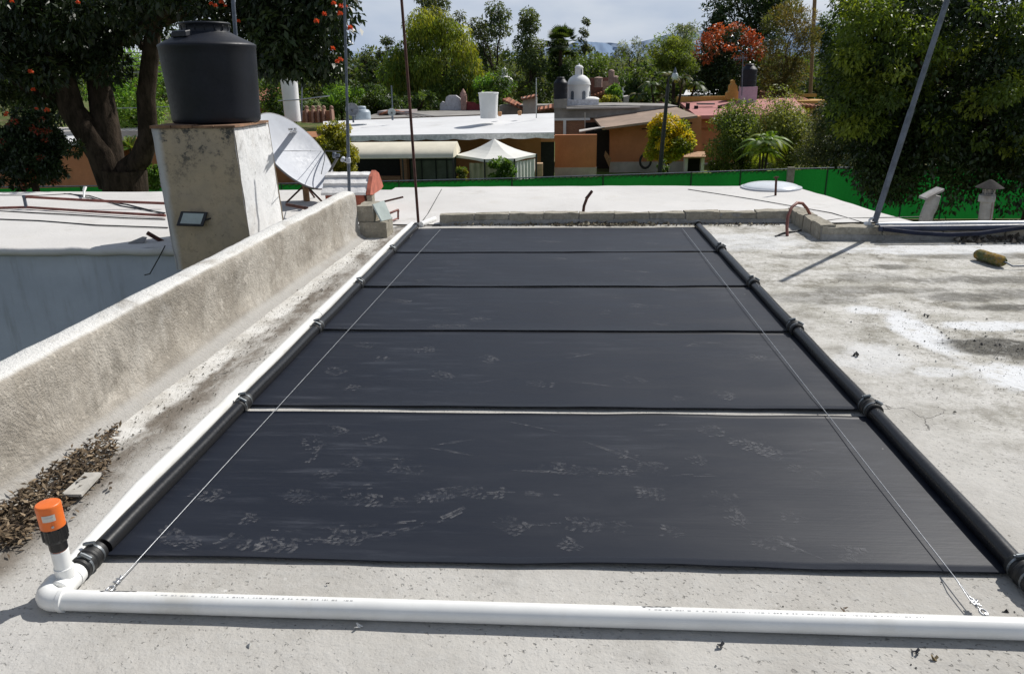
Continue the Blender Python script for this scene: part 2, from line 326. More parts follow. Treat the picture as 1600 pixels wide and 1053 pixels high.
M['block'] = wall_mat("concrete_block", (0.30, 0.275, 0.22), (0.38, 0.35, 0.29), (0.17, 0.155, 0.12))
M['dish'] = plain("grey_white_enamel", (0.44, 0.46, 0.50), 0.6, var=0.08, sc=3)
M['glass'] = plain("dusty_lamp_glass", (0.42, 0.47, 0.44), 0.15, var=0.1, sc=8)
M['dark_metal'] = plain("black_metal", (0.015, 0.016, 0.018), 0.45)
M['wood'] = plain("old_wood", (0.28, 0.17, 0.085), 0.85, var=0.4, sc=15)
M['slate'] = plain("grey_tile", (0.26, 0.25, 0.24), 0.85)

# ------------------------------------------------------------------ the roof we stand on
def lumpy(x, y, a=0.0035):
    return a*(mnoise.noise((x*1.3, y*1.3, 0))+0.6*mnoise.noise((x*4.1+7, y*4.1, 0)))
def grid(x0, x1, y0, y1, nx, ny, fz, mask=None):
    mb = MB(); vs = []
    for j in range(ny+1):
        for i in range(nx+1):
            x = x0+(x1-x0)*i/nx; y = y0+(y1-y0)*j/ny; vs.append((x, y, fz(x, y)))
    fs = []
    for j in range(ny):
        for i in range(nx):
            cx = x0+(x1-x0)*(i+.5)/nx; cy = y0+(y1-y0)*(j+.5)/ny
            if mask is None or mask(cx, cy): k = j*(nx+1)+i; fs.append([k, k+1, k+nx+2, k+nx+1])
    mb.add(vs, fs, True); return mb
deck = grid(-2.36, 9.0, -2.0, 8.66, 240, 226, lumpy, lambda x, y: y < 7.8 or x < 2.74)
deck.slab([(-2.34, -2), (9, -2), (9, 7.75), (2.72, 7.75), (2.72, 8.62), (-2.34, 8.62)], GZ, -0.03)
struct(deck, "roof_deck", M['deck'])
# white waterproofed roof beyond the kerb, and the neighbour's roof on the left, one continuous slab
wr = MB()
def wz(x, y): return 0.012+0.012*mnoise.noise((x*0.8, y*0.8, 3))+0.006*mnoise.noise((x*3, y*3, 1))
gr = MB(); NXW, NYW = 84, 44; vs = []
for j in range(NYW+1):
    for i in range(NXW+1):
        u, v = i/NXW, j/NYW; xe = 4.02-0.46*v+0.02*mnoise.noise((v*6, 0, 0)); x = -2.42+(xe+2.42)*u
        yf = 11.72-0.26*max(0, (u-.55)/.45)+0.02*mnoise.noise((x*1.5, 1, 0)); y = 8.56+(yf-8.56)*v; vs.append((x, y, wz(x, y)))
gr.add(vs, [[j*(NXW+1)+i, j*(NXW+1)+i+1, (j+1)*(NXW+1)+i+1, (j+1)*(NXW+1)+i] for j in range(NYW) for i in range(NXW)], True)
gr.slab([(-2.42, 8.7), (3.92, 8.7), (3.5, 11.4), (-2.42, 11.6)], GZ, -0.04)
struct(gr, "white_roof", M['white_roof'])
lr = grid(-16, -2.40, 7.36, 11.5, 130, 50, lambda x, y: 0.004+0.014*mnoise.noise((x*0.7, y*0.9, 5))+0.012*mnoise.noise((x*2.5, y*2.5, 6))*max(0, 1-(y-7.36)*1.2))
struct(lr, "neighbour_roof", M['white_roof'])
hb = MB(); hb.box((-16, 7.40, GZ), (-2.44, 11.45, -0.03))
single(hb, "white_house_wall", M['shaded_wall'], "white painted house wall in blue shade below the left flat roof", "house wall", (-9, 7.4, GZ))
# rough lip along the near edge of the left roof
lip = MB(); pts = [(-16+i*0.1, 7.37+0.02*mnoise.noise((i*.31, 0, 0)), -0.035+0.012*mnoise.noise((i*.4, 3, 0))) for i in range(136)]
lip.tube(pts, [0.045+0.014*mnoise.noise((i*.5, 9, 0)) for i in range(136)], 8); struct(lip, "roof_edge", M['white_roof'])

# ------------------------------------------------------------------ parapet
def par_x(y): return -2.325+0.0370*y
pm = MB(); prof = [(0.10, -0.005), (0.055, 0.022), (0.022, 0.05), (0.006, 0.10), (0.0, 0.18), (0.0, 0.26), (0.0, 0.34), (-0.001, 0.41), (-0.003, 0.445), (-0.014, 0.468), (-0.032, 0.477), (-0.07, 0.481), (-0.115, 0.482), (-0.145, 0.474), (-0.165, 0.45), (-0.172, 0.40), (-0.172, 0.2), (-0.172, -0.2)]
ny = 330; vs = []; Y0, Y1 = -1.6, 7.82
for j in range(ny+1):
    y = Y0+(Y1-Y0)*j/ny; sag = 0.03*(y-2.9)/5-0.01
    for k, (dx, z) in enumerate(prof):
        b = 0.010*mnoise.noise((y*1.6, z*4, k*0.1))+0.005*mnoise.noise((y*5, z*9, dx*9))+0.0035*mnoise.noise((y*19, z*22, dx*20))
        vs.append((par_x(y)+dx+b, y, z+(b*1.1+sag if z > 0.3 else 0)))
m_ = len(prof); pm.add(vs, [[j*m_+k+1, j*m_+k, (j+1)*m_+k, (j+1)*m_+k+1] for j in range(ny) for k in range(m_-1)], True)
pm.add(vs[-m_:], [list(range(m_))], False)
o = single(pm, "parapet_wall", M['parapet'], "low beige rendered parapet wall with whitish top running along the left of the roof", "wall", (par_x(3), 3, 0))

# ------------------------------------------------------------------ solar collector mats
XL, XR = -1.535, 1.545
def pz(i, x, y):
    return 0.016+0.004*mnoise.noise((x*1.1, y*1.4, i*9.1))+0.0035*mnoise.noise((x*2.7+5, y*2.0, i))
rows = [(2.185, 3.405, 0, 0), (3.475, 4.665, 0, 0.018), (4.70, 5.775, 0.012, 0), (5.815, 7.03, 0, 0), (7.06, 8.28, 0, 0)]
lab = ["nearest of the five black collector sheets, covered in dusty shoe prints", "second black collector sheet from the front, with a pale gap along its near edge",
       "middle one of the five black collector sheets", "fourth black collector sheet from the front, a thin pale gap at its near edge", "farthest of the five black collector sheets, in front of the brick kerb"]
def hx_left(y): return -1.575+0.018*(y-2.2)*0.6
def hx_right(y): return 1.535+0.010*(y-2.2)
SHEETS = []
for i, (y0, y1, dn, df) in enumerate(rows):
    t = thing("solar_collector", lab[i], "solar panel", ((XL+XR)/2, y0, 0), "black solar collectors laid in a row on the roof")
    mb = MB(); nx, ny = 90, 30; vs = []
    xa0, xb0 = hx_left((y0+y1)/2)+0.004, hx_right((y0+y1)/2)-0.004
    def edge(x, k): return 0.007*mnoise.noise((x*1.7, k*3.3, i*2.0))+0.004*mnoise.noise((x*5, k, i))
    for top in (1, 0):
        for j in range(ny+1):
            for k in range(nx+1):
                x = xa0+(xb0-xa0)*k/nx; v = j/ny; y = y0+edge(x, 0)+(y1+edge(x, 1)-y0-edge(x, 0))*v
                lift = 0.006*max(0, 1-v*9)*(0.6+mnoise.noise((x*1.2, i*5, 0)))
                vs.append((x, y, pz(i, x, y)+lift-(0 if top else 0.005)))
    nn = (nx+1)*(ny+1)
    mb.add(vs, [[j*(nx+1)+k, j*(nx+1)+k+1, (j+1)*(nx+1)+k+1, (j+1)*(nx+1)+k] for j in range(ny) for k in range(nx)] +
           [[nn+j*(nx+1)+k+1, nn+j*(nx+1)+k, nn+(j+1)*(nx+1)+k, nn+(j+1)*(nx+1)+k+1] for j in range(ny) for k in range(nx)] +
           [[k, nn+k, nn+k+1, k+1][::-1] for k in range(nx)] + [[ny*(nx+1)+k, ny*(nx+1)+k+1, nn+ny*(nx+1)+k+1, nn+ny*(nx+1)+k][::-1] for k in range(nx)], True)
    SHEETS.append((t, mb, i, y0, y1))
    for sx, fx, r_ in ((-1, hx_left, 0.033), (1, hx_right, 0.0335)):
        hp = MB(); a0, a1 = y0+0.02, y1-0.02
        hp.tube([(fx(a0+(a1-a0)*q/6), a0+(a1-a0)*q/6, r_+0.004+0.002*math.sin(q*1.3+i)) for q in range(7)], r_, 20)
        hp.build("header_pipe", M['pipe_black'], t)
# dusty shoe prints: tread lugs on the sheet surface (second material slot of the sheet)
def ptop(i, x, y, y0, y1):
    v = (y-y0)/(y1-y0); lift = 0.006*max(0, 1-v*9)*(0.6+mnoise.noise((x*1.2, i*5, 0))); return pz(i, x, y)+lift+0.0016
def lug(mb, i, y0, y1, c, pts, a):
    ca, sa = math.cos(a), math.sin(a); out = []
    for (u, v) in pts:
        x, y = c[0]+u*ca-v*sa, c[1]+u*sa+v*ca
        if not (y0+0.02 < y < y1-0.02 and XL+0.08 < x < XR-0.08): return
        out.append((x, y, ptop(i, x, y, y0, y1)))
    mb.add(out, [list(range(len(out)))], False, 1)
def shoe(mb, i, y0, y1, x, y, a, kind, rr):
    Ls, Ws = 0.27, 0.102
    lo, hi = {0: (0, 1), 1: (0.5, 1), 2: (0, 0.33), 3: (0.4, 0.95)}[kind]
    nv = 12
    for q in range(nv):
        v0 = q/nv
        if not lo <= v0 <= hi or rr.random() < 0.10: continue
        s_ = v0+0.04; wd = Ws/2*(0.74+0.30*math.sin(max(0, s_-0.30)*math.pi/0.72) if s_ > 0.30 else 0.80*math.sin(min(1, s_/0.14)*math.pi/2)+0.02)
        if s_ > 0.85: wd *= math.sqrt(max(0.05, 1-((s_-0.85)/0.17)**2))
        nc = 3+q % 2
        for c in range(nc):
            if rr.random() < 0.16: continue
            u0 = -wd+2*wd*c/nc+0.0022; u1 = -wd+2*wd*(c+1)/nc-0.0022; sk_ = 0.006*(1 if c*2 < nc else -1)
            vv0, vv1 = (v0-0.5)*Ls+0.0025, (v0+1/nv-0.5)*Ls-0.0025
            lug(mb, i, y0, y1, (x, y), [(u0, vv0+sk_), (u1, vv0-sk_*0.4), (u1-0.002, vv1-sk_), (u0+0.002, vv1+sk_*0.6)], a)
rr = random.Random(5)
pp = {0: [(535, 678, .9, 1), (530, 715, 1.2, 2), (530, 745, 1, 1), (588, 727, 1.5, 2), (595, 695, .4, 1), (640, 720, .1, 2), (345, 775, 1.3, 3), (352, 808, 1.3, 2), (490, 780, 1.2, 1), (585, 782, 1.4, 0), (700, 770, 1.7, 0), (890, 733, 1.55, 0), (940, 735, 1.5, 2), (930, 820, 1.7, 0), (1012, 825, 1.55, 2), (975, 768, 1.5, 2), (1048, 772, 1.6, 1), (1135, 795, .5, 0), (1125, 765, .1, 2), (1130, 682, .8, 1), (1180, 700, .7, 0), (1090, 660, .6, 2), (1045, 732, 1.2, 1), (1070, 706, .3, 2), (1215, 710, .9, 1), (820, 830, .9, 1), (860, 838, 1.2, 2), (430, 850, 1.4, 0), (380, 855, 1.2, 0), (460, 862, 1.6, 1), (560, 840, 1.4, 3), (1300, 862, .9, 2), (1365, 872, 1.1, 1), (1200, 800, 1.2, 2), (780, 770, 1.5, 3), (495, 700, .8, 3), (270, 840, 1.4, 0), (1280, 745, 1.0, 3), (950, 708, 1.2, 2), (1235, 850, 1.4, 3)],
      1: [(585, 540, 1.3, 1), (535, 583, 1.2, 1), (530, 603, 1.2, 2), (575, 560, 1.4, 2), (1005, 598, 1.0, 1), (1030, 618, 1.2, 2), (1150, 622, 1.0, 1), (770, 565, .4, 3), (860, 600, 1.4, 3), (700, 590, .8, 3), (1060, 535, 1.2, 2), (1190, 560, 1.0, 3), (680, 545, 1.5, 3)],
      2: [(620, 470, 1.5, 0), (760, 500, 1.5, 3), (1010, 478, 1.4, 0), (1045, 505, 1.2, 1), (1110, 462, 1.5, 2), (960, 487, 1.5, 1), (850, 475, 1.4, 2), (700, 510, 1.5, 0)],
      3: [(700, 430, 1.5, 0), (990, 425, 1.4, 0), (1010, 436, 1.5, 1), (720, 415, 1.5, 1), (880, 405, 1.5, 3), (985, 405, 1.4, 1), (640, 438, 1.5, 2)],
      4: [(860, 378, 1.5, 0), (990, 368, 1.5, 0), (1030, 381, 1.5, 1), (720, 382, 1.5, 1), (940, 388, 1.5, 2), (1060, 366, 1.4, 1)]}
for t, mb, i, y0, y1 in SHEETS:
    for (px, py, a, k) in pp[i]:
        c = g(px, py, 0.018); shoe(mb, i, y0, y1, c.x, c.y, a+rr.uniform(-.3, .3), k, rr)
    # long scuffs and wipe marks
    if i == 0:
        for path, wd_ in (([(478, 840), (520, 843), (575, 838), (640, 826), (700, 806), (755, 780)], .016), ([(480, 785), (505, 775), (540, 764), (590, 758)], .02), ([(482, 722), (492, 708), (506, 692)], .016), ([(400, 828), (470, 826), (560, 820), (650, 812)], .012), ([(870, 733), (920, 736), (1010, 742), (1120, 742)], .010), ([(700, 770), (790, 768), (880, 772)], .016), ([(640, 740), (630, 722), (622, 712)], .012), ([(360, 870), (470, 872), (600, 868)], .02), ([(770, 815), (860, 818), (960, 816)], .010)):
            pw = [g(*q, .02) for q in path]; 
            for a_, b_ in zip(pw[:-1], pw[1:]):
                d_ = (b_-a_); n_seg = 6; nn_ = Vector((-d_.y, d_.x, 0)).normalized()*wd_
                for k in range(n_seg):
                    p_, q_ = a_.lerp(b_, k/n_seg), a_.lerp(b_, (k+1)/n_seg)
                    for side in (-1, 0, 1):
                        if rr.random() < .55: continue
                        o_ = nn_*side*.8; lug(mb, i, y0, y1, (0, 0), [(p_.x+o_.x-nn_.x*.35, p_.y+o_.y-nn_.y*.35), (q_.x+o_.x-nn_.x*.3, q_.y+o_.y-nn_.y*.3), (q_.x+o_.x+nn_.x*.3, q_.y+o_.y+nn_.y*.3), (p_.x+o_.x+nn_.x*.35, p_.y+o_.y+nn_.y*.35)], 0)
    for q in range(10 if i == 0 else 6):
        c = (rr.uniform(XL+.25, XR-.3), rr.uniform(y0+.08, y1-.08)); a = rr.gauss(0, 0.35); ln = rr.uniform(0.05, 0.34); wd = rr.uniform(0.003, 0.014)
        lug(mb, i, y0, y1, c, [(-ln/2, -wd*.2), (0, -wd), (ln/2, -wd*.1), (0, wd)], a)
    mb.build("collector_sheet", [M['panel'], M['dust']], t)

# ------------------------------------------------------------------ couplings with worm clamps
coup_proto = None
def coupling(x, y, r_, label, yaw=0.0, zc=None):
    global coup_proto
    t = thing("hose_coupling", label, "hose coupling", (x, y, 0), "rubber couplings joining the header pipes")
    z = (r_+0.005) if zc is None else zc; rr_ = r_*1.11
    b = MB(); b.lathe((x, y-0.06, z), [(r_*1.02, 0), (rr_, 0.004), (rr_, 0.05), (rr_*1.09, 0.056), (rr_*1.09, 0.066), (rr_, 0.072), (rr_, 0.116), (r_*1.02, 0.12)], 24, (0, 1, 0)); b.build("rubber_sleeve", M['rubber'], t)
    for k, dy in enumerate((-0.034, 0.034)):
        c = MB(); c.lathe((x, y+dy-0.006, z), [(rr_, 0), (rr_*1.04, 0.0), (rr_*1.04, 0.009), (rr_, 0.009)], 24, (0, 1, 0))
        an = R(60 if k == 0 else 100); p = Vector((x+math.cos(an)*rr_*1.15, y+dy, z+math.sin(an)*rr_*1.15)); d = Vector((-math.sin(an), 0, math.cos(an)))
        c.tube([p-d*0.016, p+d*0.016], 0.0075, 10); c.tube([p+d*0.016, p+d*0.024], 0.006, 6); c.build("hose_clamp", M['clamp'], t)
    return t
seams = [3.44, 4.682, 5.795, 7.045]
words_ = ["nearest", "second", "third", "farthest"]
for k, y in enumerate(seams):
    coupling(hx_left(y), y, 0.033, f"{words_[k]} black rubber coupling along the left header pipe beside the white pipe")
    coupling(hx_right(y), y, 0.038, f"{words_[k]} black rubber coupling along the right header pipe of the collectors")
coupling(hx_left(2.12)-0.004, 2.125, 0.034, "black rubber coupling with steel clamps in front of the orange capped valve's white tee")
coupling(hx_right(2.15), 2.135, 0.039, "black rubber coupling at the near right corner joining a white stub")
# closed far ends of the header pipes
for fx, r_, lb in ((hx_left, 0.033, "black end cap closing the left header pipe at the far end"), (hx_right, 0.038, "black end cap closing the right header pipe near the brick kerb")):
    c = MB(); c.lathe((fx(8.27), 8.265, r_+0.005), [(r_*1.1, 0), (r_*1.12, 0.006), (r_*1.12, 0.06), (r_*0.9, 0.075), (0, 0.08)], 20, (0, 1, 0)); single(c, "end_cap", M['pipe_black'], lb, "pipe cap", (fx(8.3), 8.3, 0))

# ------------------------------------------------------------------ white pvc plumbing
RP = 0.0325
ex, ey = g(66, 936, RP).x, g(66, 936, RP).y
fr = g(1600, 982, RP); fx_end = fr.x+0.6; slope_f = (fr.y-ey)/(fr.x-ex)
def pvc_marks(mb, p0, p1, n, r_, ang):
    p0, p1 = Vector(p0), Vector(p1); d = (p1-p0).normalized(); s = d.cross(Vector((0, 0, 1))).normalized(); rk = random.Random(3)
    u = 0
    while u < n:
        ln = rk.choice([0.003, 0.005, 0.006, 0.009]); 
        if rk.random() < 0.86:
            for a in (ang,):
                nrm = Vector((0, 0, 1))*math.cos(a)-s*math.sin(a)*-1; tg = d.cross(nrm).normalized(); c = p0+d*u+nrm*(r_+0.0006)
                hh = rk.uniform(0.0014, 0.0026)
                mb.add([c-tg*hh, c+d*ln-tg*hh, c+d*ln+tg*hh, c+tg*hh], [[0, 1, 2, 3]], False, 1)
        u += ln+rk.choice([0.003, 0.004, 0.012])
def marker(mb, p0, d, r_, ang, ln):
    d = Vector(d).normalized(); s = d.cross(Vector((0, 0, 1))).normalized(); p0 = Vector(p0); up_ = []; dn_ = []
    for q in range(13):
        a = ang+0.05*math.sin(q*1.7)-0.012*q; wd = (0.10+0.05*math.sin(q*2.3))*(0.3 if q in (0, 12) else 1)
        for lst, aa in ((up_, a+wd), (dn_, a-wd)):
            nrm = Vector((0, 0, 1))*math.cos(aa)+s*math.sin(aa); lst.append(p0+d*(ln*q/12)+nrm*(r_+0.0007))
    mb.add(up_+dn_, [[q, q+1, 13+q+1, 13+q] for q in range(12)], False, 2)
fp = MB(); A_ = Vector((ex+0.05, ey+slope_f*0.05, RP)); B_ = Vector((fx_end, ey+slope_f*(fx_end-ex), RP))
fp.tube([A_+(B_-A_)*q/8 for q in range(9)], RP, 28)
u_ = (B_-A_).normalized(); AN = 0.10
pvc_marks(fp, A_+u_*0.33, B_, 0.62, RP, AN); pvc_marks(fp, A_+u_*1.86, B_, 0.8, RP, AN)
marker(fp, A_+u_*0.14, u_, RP, -AN-0.2, 0.12); marker(fp, A_+u_*1.84, u_, RP, -AN-0.2, 0.09)
single(fp, "pvc_pipe", [M['pvc'], M['ink'], M['ink_dark']], "white plastic pipe crossing the foreground in front of the collectors", "pipe", (ex, ey, 0))
lp_ = MB(); far_e = g(657, 349, RP); near = Vector((ex, ey+0.05, RP)); off = 0.082
pts = [near]+[Vector((hx_left(y)-off, y, RP+0.002*math.sin(y*3))) for y in (2.6, 3.0, 4.0, 5.0, 6.0, 7.0, 7.8)]+[Vector((hx_left(8.4)-0.07, 8.42, RP))]
lp_.tube(pts, RP, 24); lp_.lathe((pts[4].x, pts[4].y-0.05, RP), [(RP, 0), (RP*1.1, 0.002), (RP*1.1, 0.10), (RP, 0.102)], 24, (0, 1, 0))
single(lp_, "pvc_pipe", M['pvc'], "long white plastic return pipe running beside the left black header pipe", "pipe", (near.x, near.y, 0))
el = MB(); arc = [Vector((ex, ey+0.075, RP)), Vector((ex, ey+0.045, RP))]+[Vector((ex+0.045-0.045*math.cos(a), ey+0.045-0.045*math.sin(a), RP)) for a in (R(15), R(35), R(55), R(75), R(90))]+[Vector((ex+0.075, ey, RP))]
el.tube(arc, RP*1.13, 28); el.lathe((ex+0.062, ey, RP), [(RP*1.13, 0), (RP*1.2, 0.003), (RP*1.2, 0.016), (RP*1.0, 0.019)], 28, (1, 0, 0)); el.lathe((ex, ey+0.062, RP), [(RP*1.13, 0), (RP*1.2, 0.003), (RP*1.2, 0.016), (RP, 0.019)], 28, (0, 1, 0))
single(el, "pipe_elbow", M['pvc'], "white plastic elbow at the near left corner joining two white pipes", "pipe fitting", (ex, ey, 0))
# tee with the air valve standing in it
tx, ty = hx_left(2.05)-0.006, 2.125; TR = 0.031; vy = ey+0.075+0.012
te = MB(); te.lathe((tx, vy-0.055, TR+0.004), [(0, 0), (TR*1.05, 0.003), (TR*1.16, 0.006), (TR*1.16, 0.105), (TR*1.0, 0.108)], 26, (0, 1, 0)); te.lathe((tx, vy+0.05, TR+0.004), [(TR, 0), (TR, ty-vy-0.10)], 26, (0, 1, 0))
te.lathe((tx, vy+0.02, TR+0.004), [(TR*1.22, 0), (TR*1.22, 0.016), (TR*1.12, 0.02)], 26, (0, 1, 0))
te.lathe((tx, vy-0.004, TR), [(TR*0.9, 0), (TR*0.9, 0.03), (TR*0.95, 0.032), (TR*0.95, 0.066), (TR*0.8, 0.068)], 26)
single(te, "pipe_tee", M['pvc'], "white plastic tee under the orange capped valve", "pipe fitting", (tx, vy, 0))
va = thing("air_valve", "orange capped vacuum relief valve with black body on a white stub", "valve", (tx, vy-0.004, 0))
lean = Vector((-0.03, 0.02, 1)).normalized(); vb = Vector((tx, vy-0.004, 0.095))
b = MB(); b.lathe(vb, [(0.0265, 0), (0.0265, 0.064), (0.022, 0.066)], 26, lean); b.build("stub_pipe", M['pvc'], va)
b = MB(); b.lathe(vb+lean*0.060, [(0.0215, 0), (0.0235, 0.004), (0.0235, 0.012)], 24, lean); b.build("thread_ring", M['orange'], va)
b = MB(); b.lathe(vb+lean*0.068, [(0.026, 0), (0.027, 0.004), (0.027, 0.03), (0.0335, 0.033), (0.036, 0.042), (0.036, 0.085)], 26, lean)
for k in range(8):
    an = 2*math.pi*k/8+0.2; u = Vector((math.cos(an), math.sin(an), 0)); b.tube([vb+lean*0.112+u*0.034, vb+lean*0.150+u*0.034], 0.006, 6)
b.build("valve_body", M['pipe_black'], va)
ob = vb+lean*0.153
b = MB(); b.lathe(ob, [(0.033, -0.004), (0.0365, 0), (0.0375, 0.074), (0.0365, 0.079), (0.034, 0.081), (0, 0.083)], 32, lean); cap_ = b.build("orange_cap", M['orange'], va)
tocam = (CAM-ob); tocam.z = 0; tocam.normalize(); sd = tocam.cross(Vector((0, 0, 1)))
b = MB(); vs = []
for q in range(9):
    a = -0.70+1.0*q/8
    for z_ in (0.034, 0.056): vs.append(ob+lean*z_+(tocam*math.cos(a)-sd*math.sin(a))*0.0384)
b.add(vs, [[2*q, 2*q+2, 2*q+3, 2*q+1] for q in range(8)], True)
l0 = len(b.v); vs = []
for q in range(7):
    a = -0.55+0.7*q/6
    for z_ in (0.047, 0.0495): vs.append(ob+lean*z_+(tocam*math.cos(a)-sd*math.sin(a))*0.0388)
b.add(vs, [[2*q, 2*q+2, 2*q+3, 2*q+1] for q in range(6)], True, 1)
b.build("sticker", [M['sticker'], M['ink']], cap_)
b = MB(); sp = ob+lean*0.014+(tocam*math.cos(-.05)+sd*0.05)*0.0372; b.lathe(sp, [(0.0042, 0), (0.0042, 0.002), (0.003, 0.003)], 12, tocam); b.build("screw", M['steel'], cap_)
rs = MB(); rs.lathe((hx_right(2.0), 1.995, 0.042), [(0.030, 0), (0.036, 0.004), (0.036, 0.11)], 24, (0, 1, 0)); single(rs, "pvc_pipe", M['pvc'], "short white plastic stub leaving the frame at the right header pipe", "pipe", (hx_right(2.0), 2.0, 0))
fe = MB(); p = g(672, 346, 0.03); fe.tube([p+Vector((-0.075, -0.20, 0)), p+Vector((0.03, 0.14, 0))], 0.032, 16); single(fe, "pvc_pipe", M['pvc'], "short white plastic offcut at the far left corner of the collectors", "pipe", p)

# ------------------------------------------------------------------ tie-down cables
def cable(name_lab, p0, p1, doubled):
    p0, p1 = Vector(p0), Vector(p1); t = thing("steel_cable", name_lab, "cable", p0)
    d = (p1-p0).normalized(); b = MB(); pts = [p0.lerp(p1, q/30) for q in range(31)]
    b.tube(pts, 0.0019, 8); b.build("wire_strand", M['steel'], t)
    if doubled:
        s = Vector((0, 0, 1)).cross(d).normalized(); b = MB(); b.tube([p0+d*0.02, p0+d*0.05+s*0.012+Vector((0, 0, .004)), p0+d*0.16+s*0.008+Vector((0, 0, .01)), p0+d*0.24], 0.002, 6); b.build("wire_tail", M['steel'], t)
    # grip and eye at the near end
    b = MB()
    for k in range(7): b.tube([p0+d*(0.03+k*0.004)+Vector((math.cos(k*1.9)*0.012, math.sin(k*1.9)*0.010, 0.004*math.sin(k))), p0+d*(0.035+k*0.004)+Vector((-math.cos(k*1.9)*0.012, -math.sin(k*1.9)*0.010, 0.004))], 0.0032, 6)
    b.tube([p0+d*0.028, p0+d*0.062], 0.007, 10); b.build("cable_clip", M['steel'], t)
    b = MB(); ring = [p0+d*(-0.005+0.016*math.cos(a))+Vector((0.010*math.sin(a), 0, 0.005)) for a in [2*math.pi*k/14 for k in range(15)]]; b.tube(ring, 0.0035, 7); b.build("eye_ring", M['steel'], t)
    b = MB(); b.thick([p0-d*0.03+Vector((-.012, 0, -.026)), p0-d*0.03+Vector((.012, 0, -.026)), p0+d*.005+Vector((.012, 0, -.026)), p0+d*.005+Vector((-.012, 0, -.026))], (0, 0, 0.004)); b.tube([p0-d*0.018+Vector((0, 0, -.024)), p0-d*0.018+Vector((0, 0, .012))], 0.005, 8); b.build("anchor_plate", M['steel'], t)
pa = g(173, 921, 0.030); pb = g(688, 359, 0.034); cable("thin steel cable stretched over the left side of the collectors", pa, pb, False)
pa = g(1535, 957, 0.030); pb = g(1066, 357, 0.034); cable("thin steel cable stretched over the right side of the collectors", pa, pb, True)
# ------------------------------------------------------------------ kerb of blocks
def block_run(mb, p0, p1, w, h, bl, rk, z=0.0):
    p0, p1 = Vector(p0), Vector(p1); d = (p1-p0); n = max(1, round(d.length/bl)); d.normalize(); s = Vector((-d.y, d.x, 0)); Lb = (p1-p0).length/n
    for k in range(n):
        a = p0+d*(Lb*k+0.006); b_ = p0+d*(Lb*(k+1)-0.006); hh = h*(1+rk.uniform(-.09, .09)); j = s*rk.uniform(-.008, .008); q = s*w
        jit = lambda: Vector((rk.uniform(-.006, .006), rk.uniform(-.006, .006), rk.uniform(-.006, .006)))
        mid = 0.35
        bot = [a+j, b_+j, b_+q+j, a+q+j]; top = [Vector((v.x, v.y, z+hh))+jit() for v in bot]
        mb.hexa([Vector((v.x, v.y, z-0.02)) for v in bot], top, 0)
    mb.hexa([Vector((v.x, v.y, z-0.02)) for v in (p0+s*0.015, p1+s*0.015, p1+s*(w-.015), p0+s*(w-.015))], [Vector((v.x, v.y, z+h*0.86)) for v in (p0+s*0.015, p1+s*0.015, p1+s*(w-.015), p0+s*(w-.015))], 1)
    # grey mortar haunch along the foot
    mb.hexa([p0-s*0.02+Vector((0, 0, -.02)), p1-s*0.02+Vector((0, 0, -.02)), p1+s*0.02+Vector((0, 0, -.02)), p0+s*0.02+Vector((0, 0, -.02))],
            [p0-s*0.006+Vector((0, 0, h*.42)), p1-s*0.006+Vector((0, 0, h*.36)), p1+s*0.02+Vector((0, 0, h*.42)), p0+s*0.02+Vector((0, 0, h*.46))], 1)
M['mortar'] = wall_mat("grey_mortar", (0.27, 0.265, 0.25), (0.36, 0.35, 0.33), (0.16, 0.155, 0.14))
rk = random.Random(4)
kb = MB(); k0 = g(690, 352, 0); k1 = g(1238, 345, 0); k1 = Vector((2.70, 8.60, 0)); k0 = Vector((-1.28, 8.56, 0)); block_run(kb, k0, k1, 0.14, 0.125, 0.40, rk)
o = single(kb, "block_kerb", [M['block'], M['mortar']], "low kerb of concrete blocks behind the far end of the black collectors", "kerb", k0); roughen(o, 3, .011)
kb = MB(); block_run(kb, (2.84, 7.66, 0), (2.84, 8.74, 0), 0.15, 0.14, 0.27, rk); o = single(kb, "block_kerb", [M['block'], M['mortar']], "short return of the block kerb beside the red hose loop", "kerb", (2.7, 8.2, 0)); roughen(o, 3, .011)
kb = MB(); block_run(kb, (2.70, 7.64, 0), (8.6, 7.56, 0), 0.15, 0.13, 0.6, rk); o = single(kb, "block_kerb", [M['block'], M['mortar']], "kerb at the right with metal tubes lying on it", "kerb", (4, 7.6, 0)); roughen(o, 4, .011)
# step of two blocks at the parapet end
for (x0, x1, y0, z0, z1, lb, nm) in ((-2.03, -1.74, 7.83, 0, 0.165, "lower concrete block of the step at the far end of the parapet", 'a'), (-2.04, -1.87, 7.84, 0.168, 0.335, "upper concrete block at the far end of the parapet", 'b')):
    b = MB(); b.box((x0, y0, z0), (x1, y0+0.34, z1)); o = single(b, "concrete_block", M['block'], lb, "block", (x0, y0, z0)); roughen(o, 4, .010, 11)
b = MB(); q = [(-1.885, 7.86, 0.345), (-1.80, 7.85, 0.17), (-1.72, 8.0, 0.17), (-1.80, 8.02, 0.36)]; b.thick(q, (0.012, 0.006, 0.006)); single(b, "broken_tile", plain("pale_green_tile", (0.50, 0.56, 0.52), 0.3, var=0.15), "broken pale green tile leaning on the step blocks", "tile", (-1.86, 7.9, 0.2))

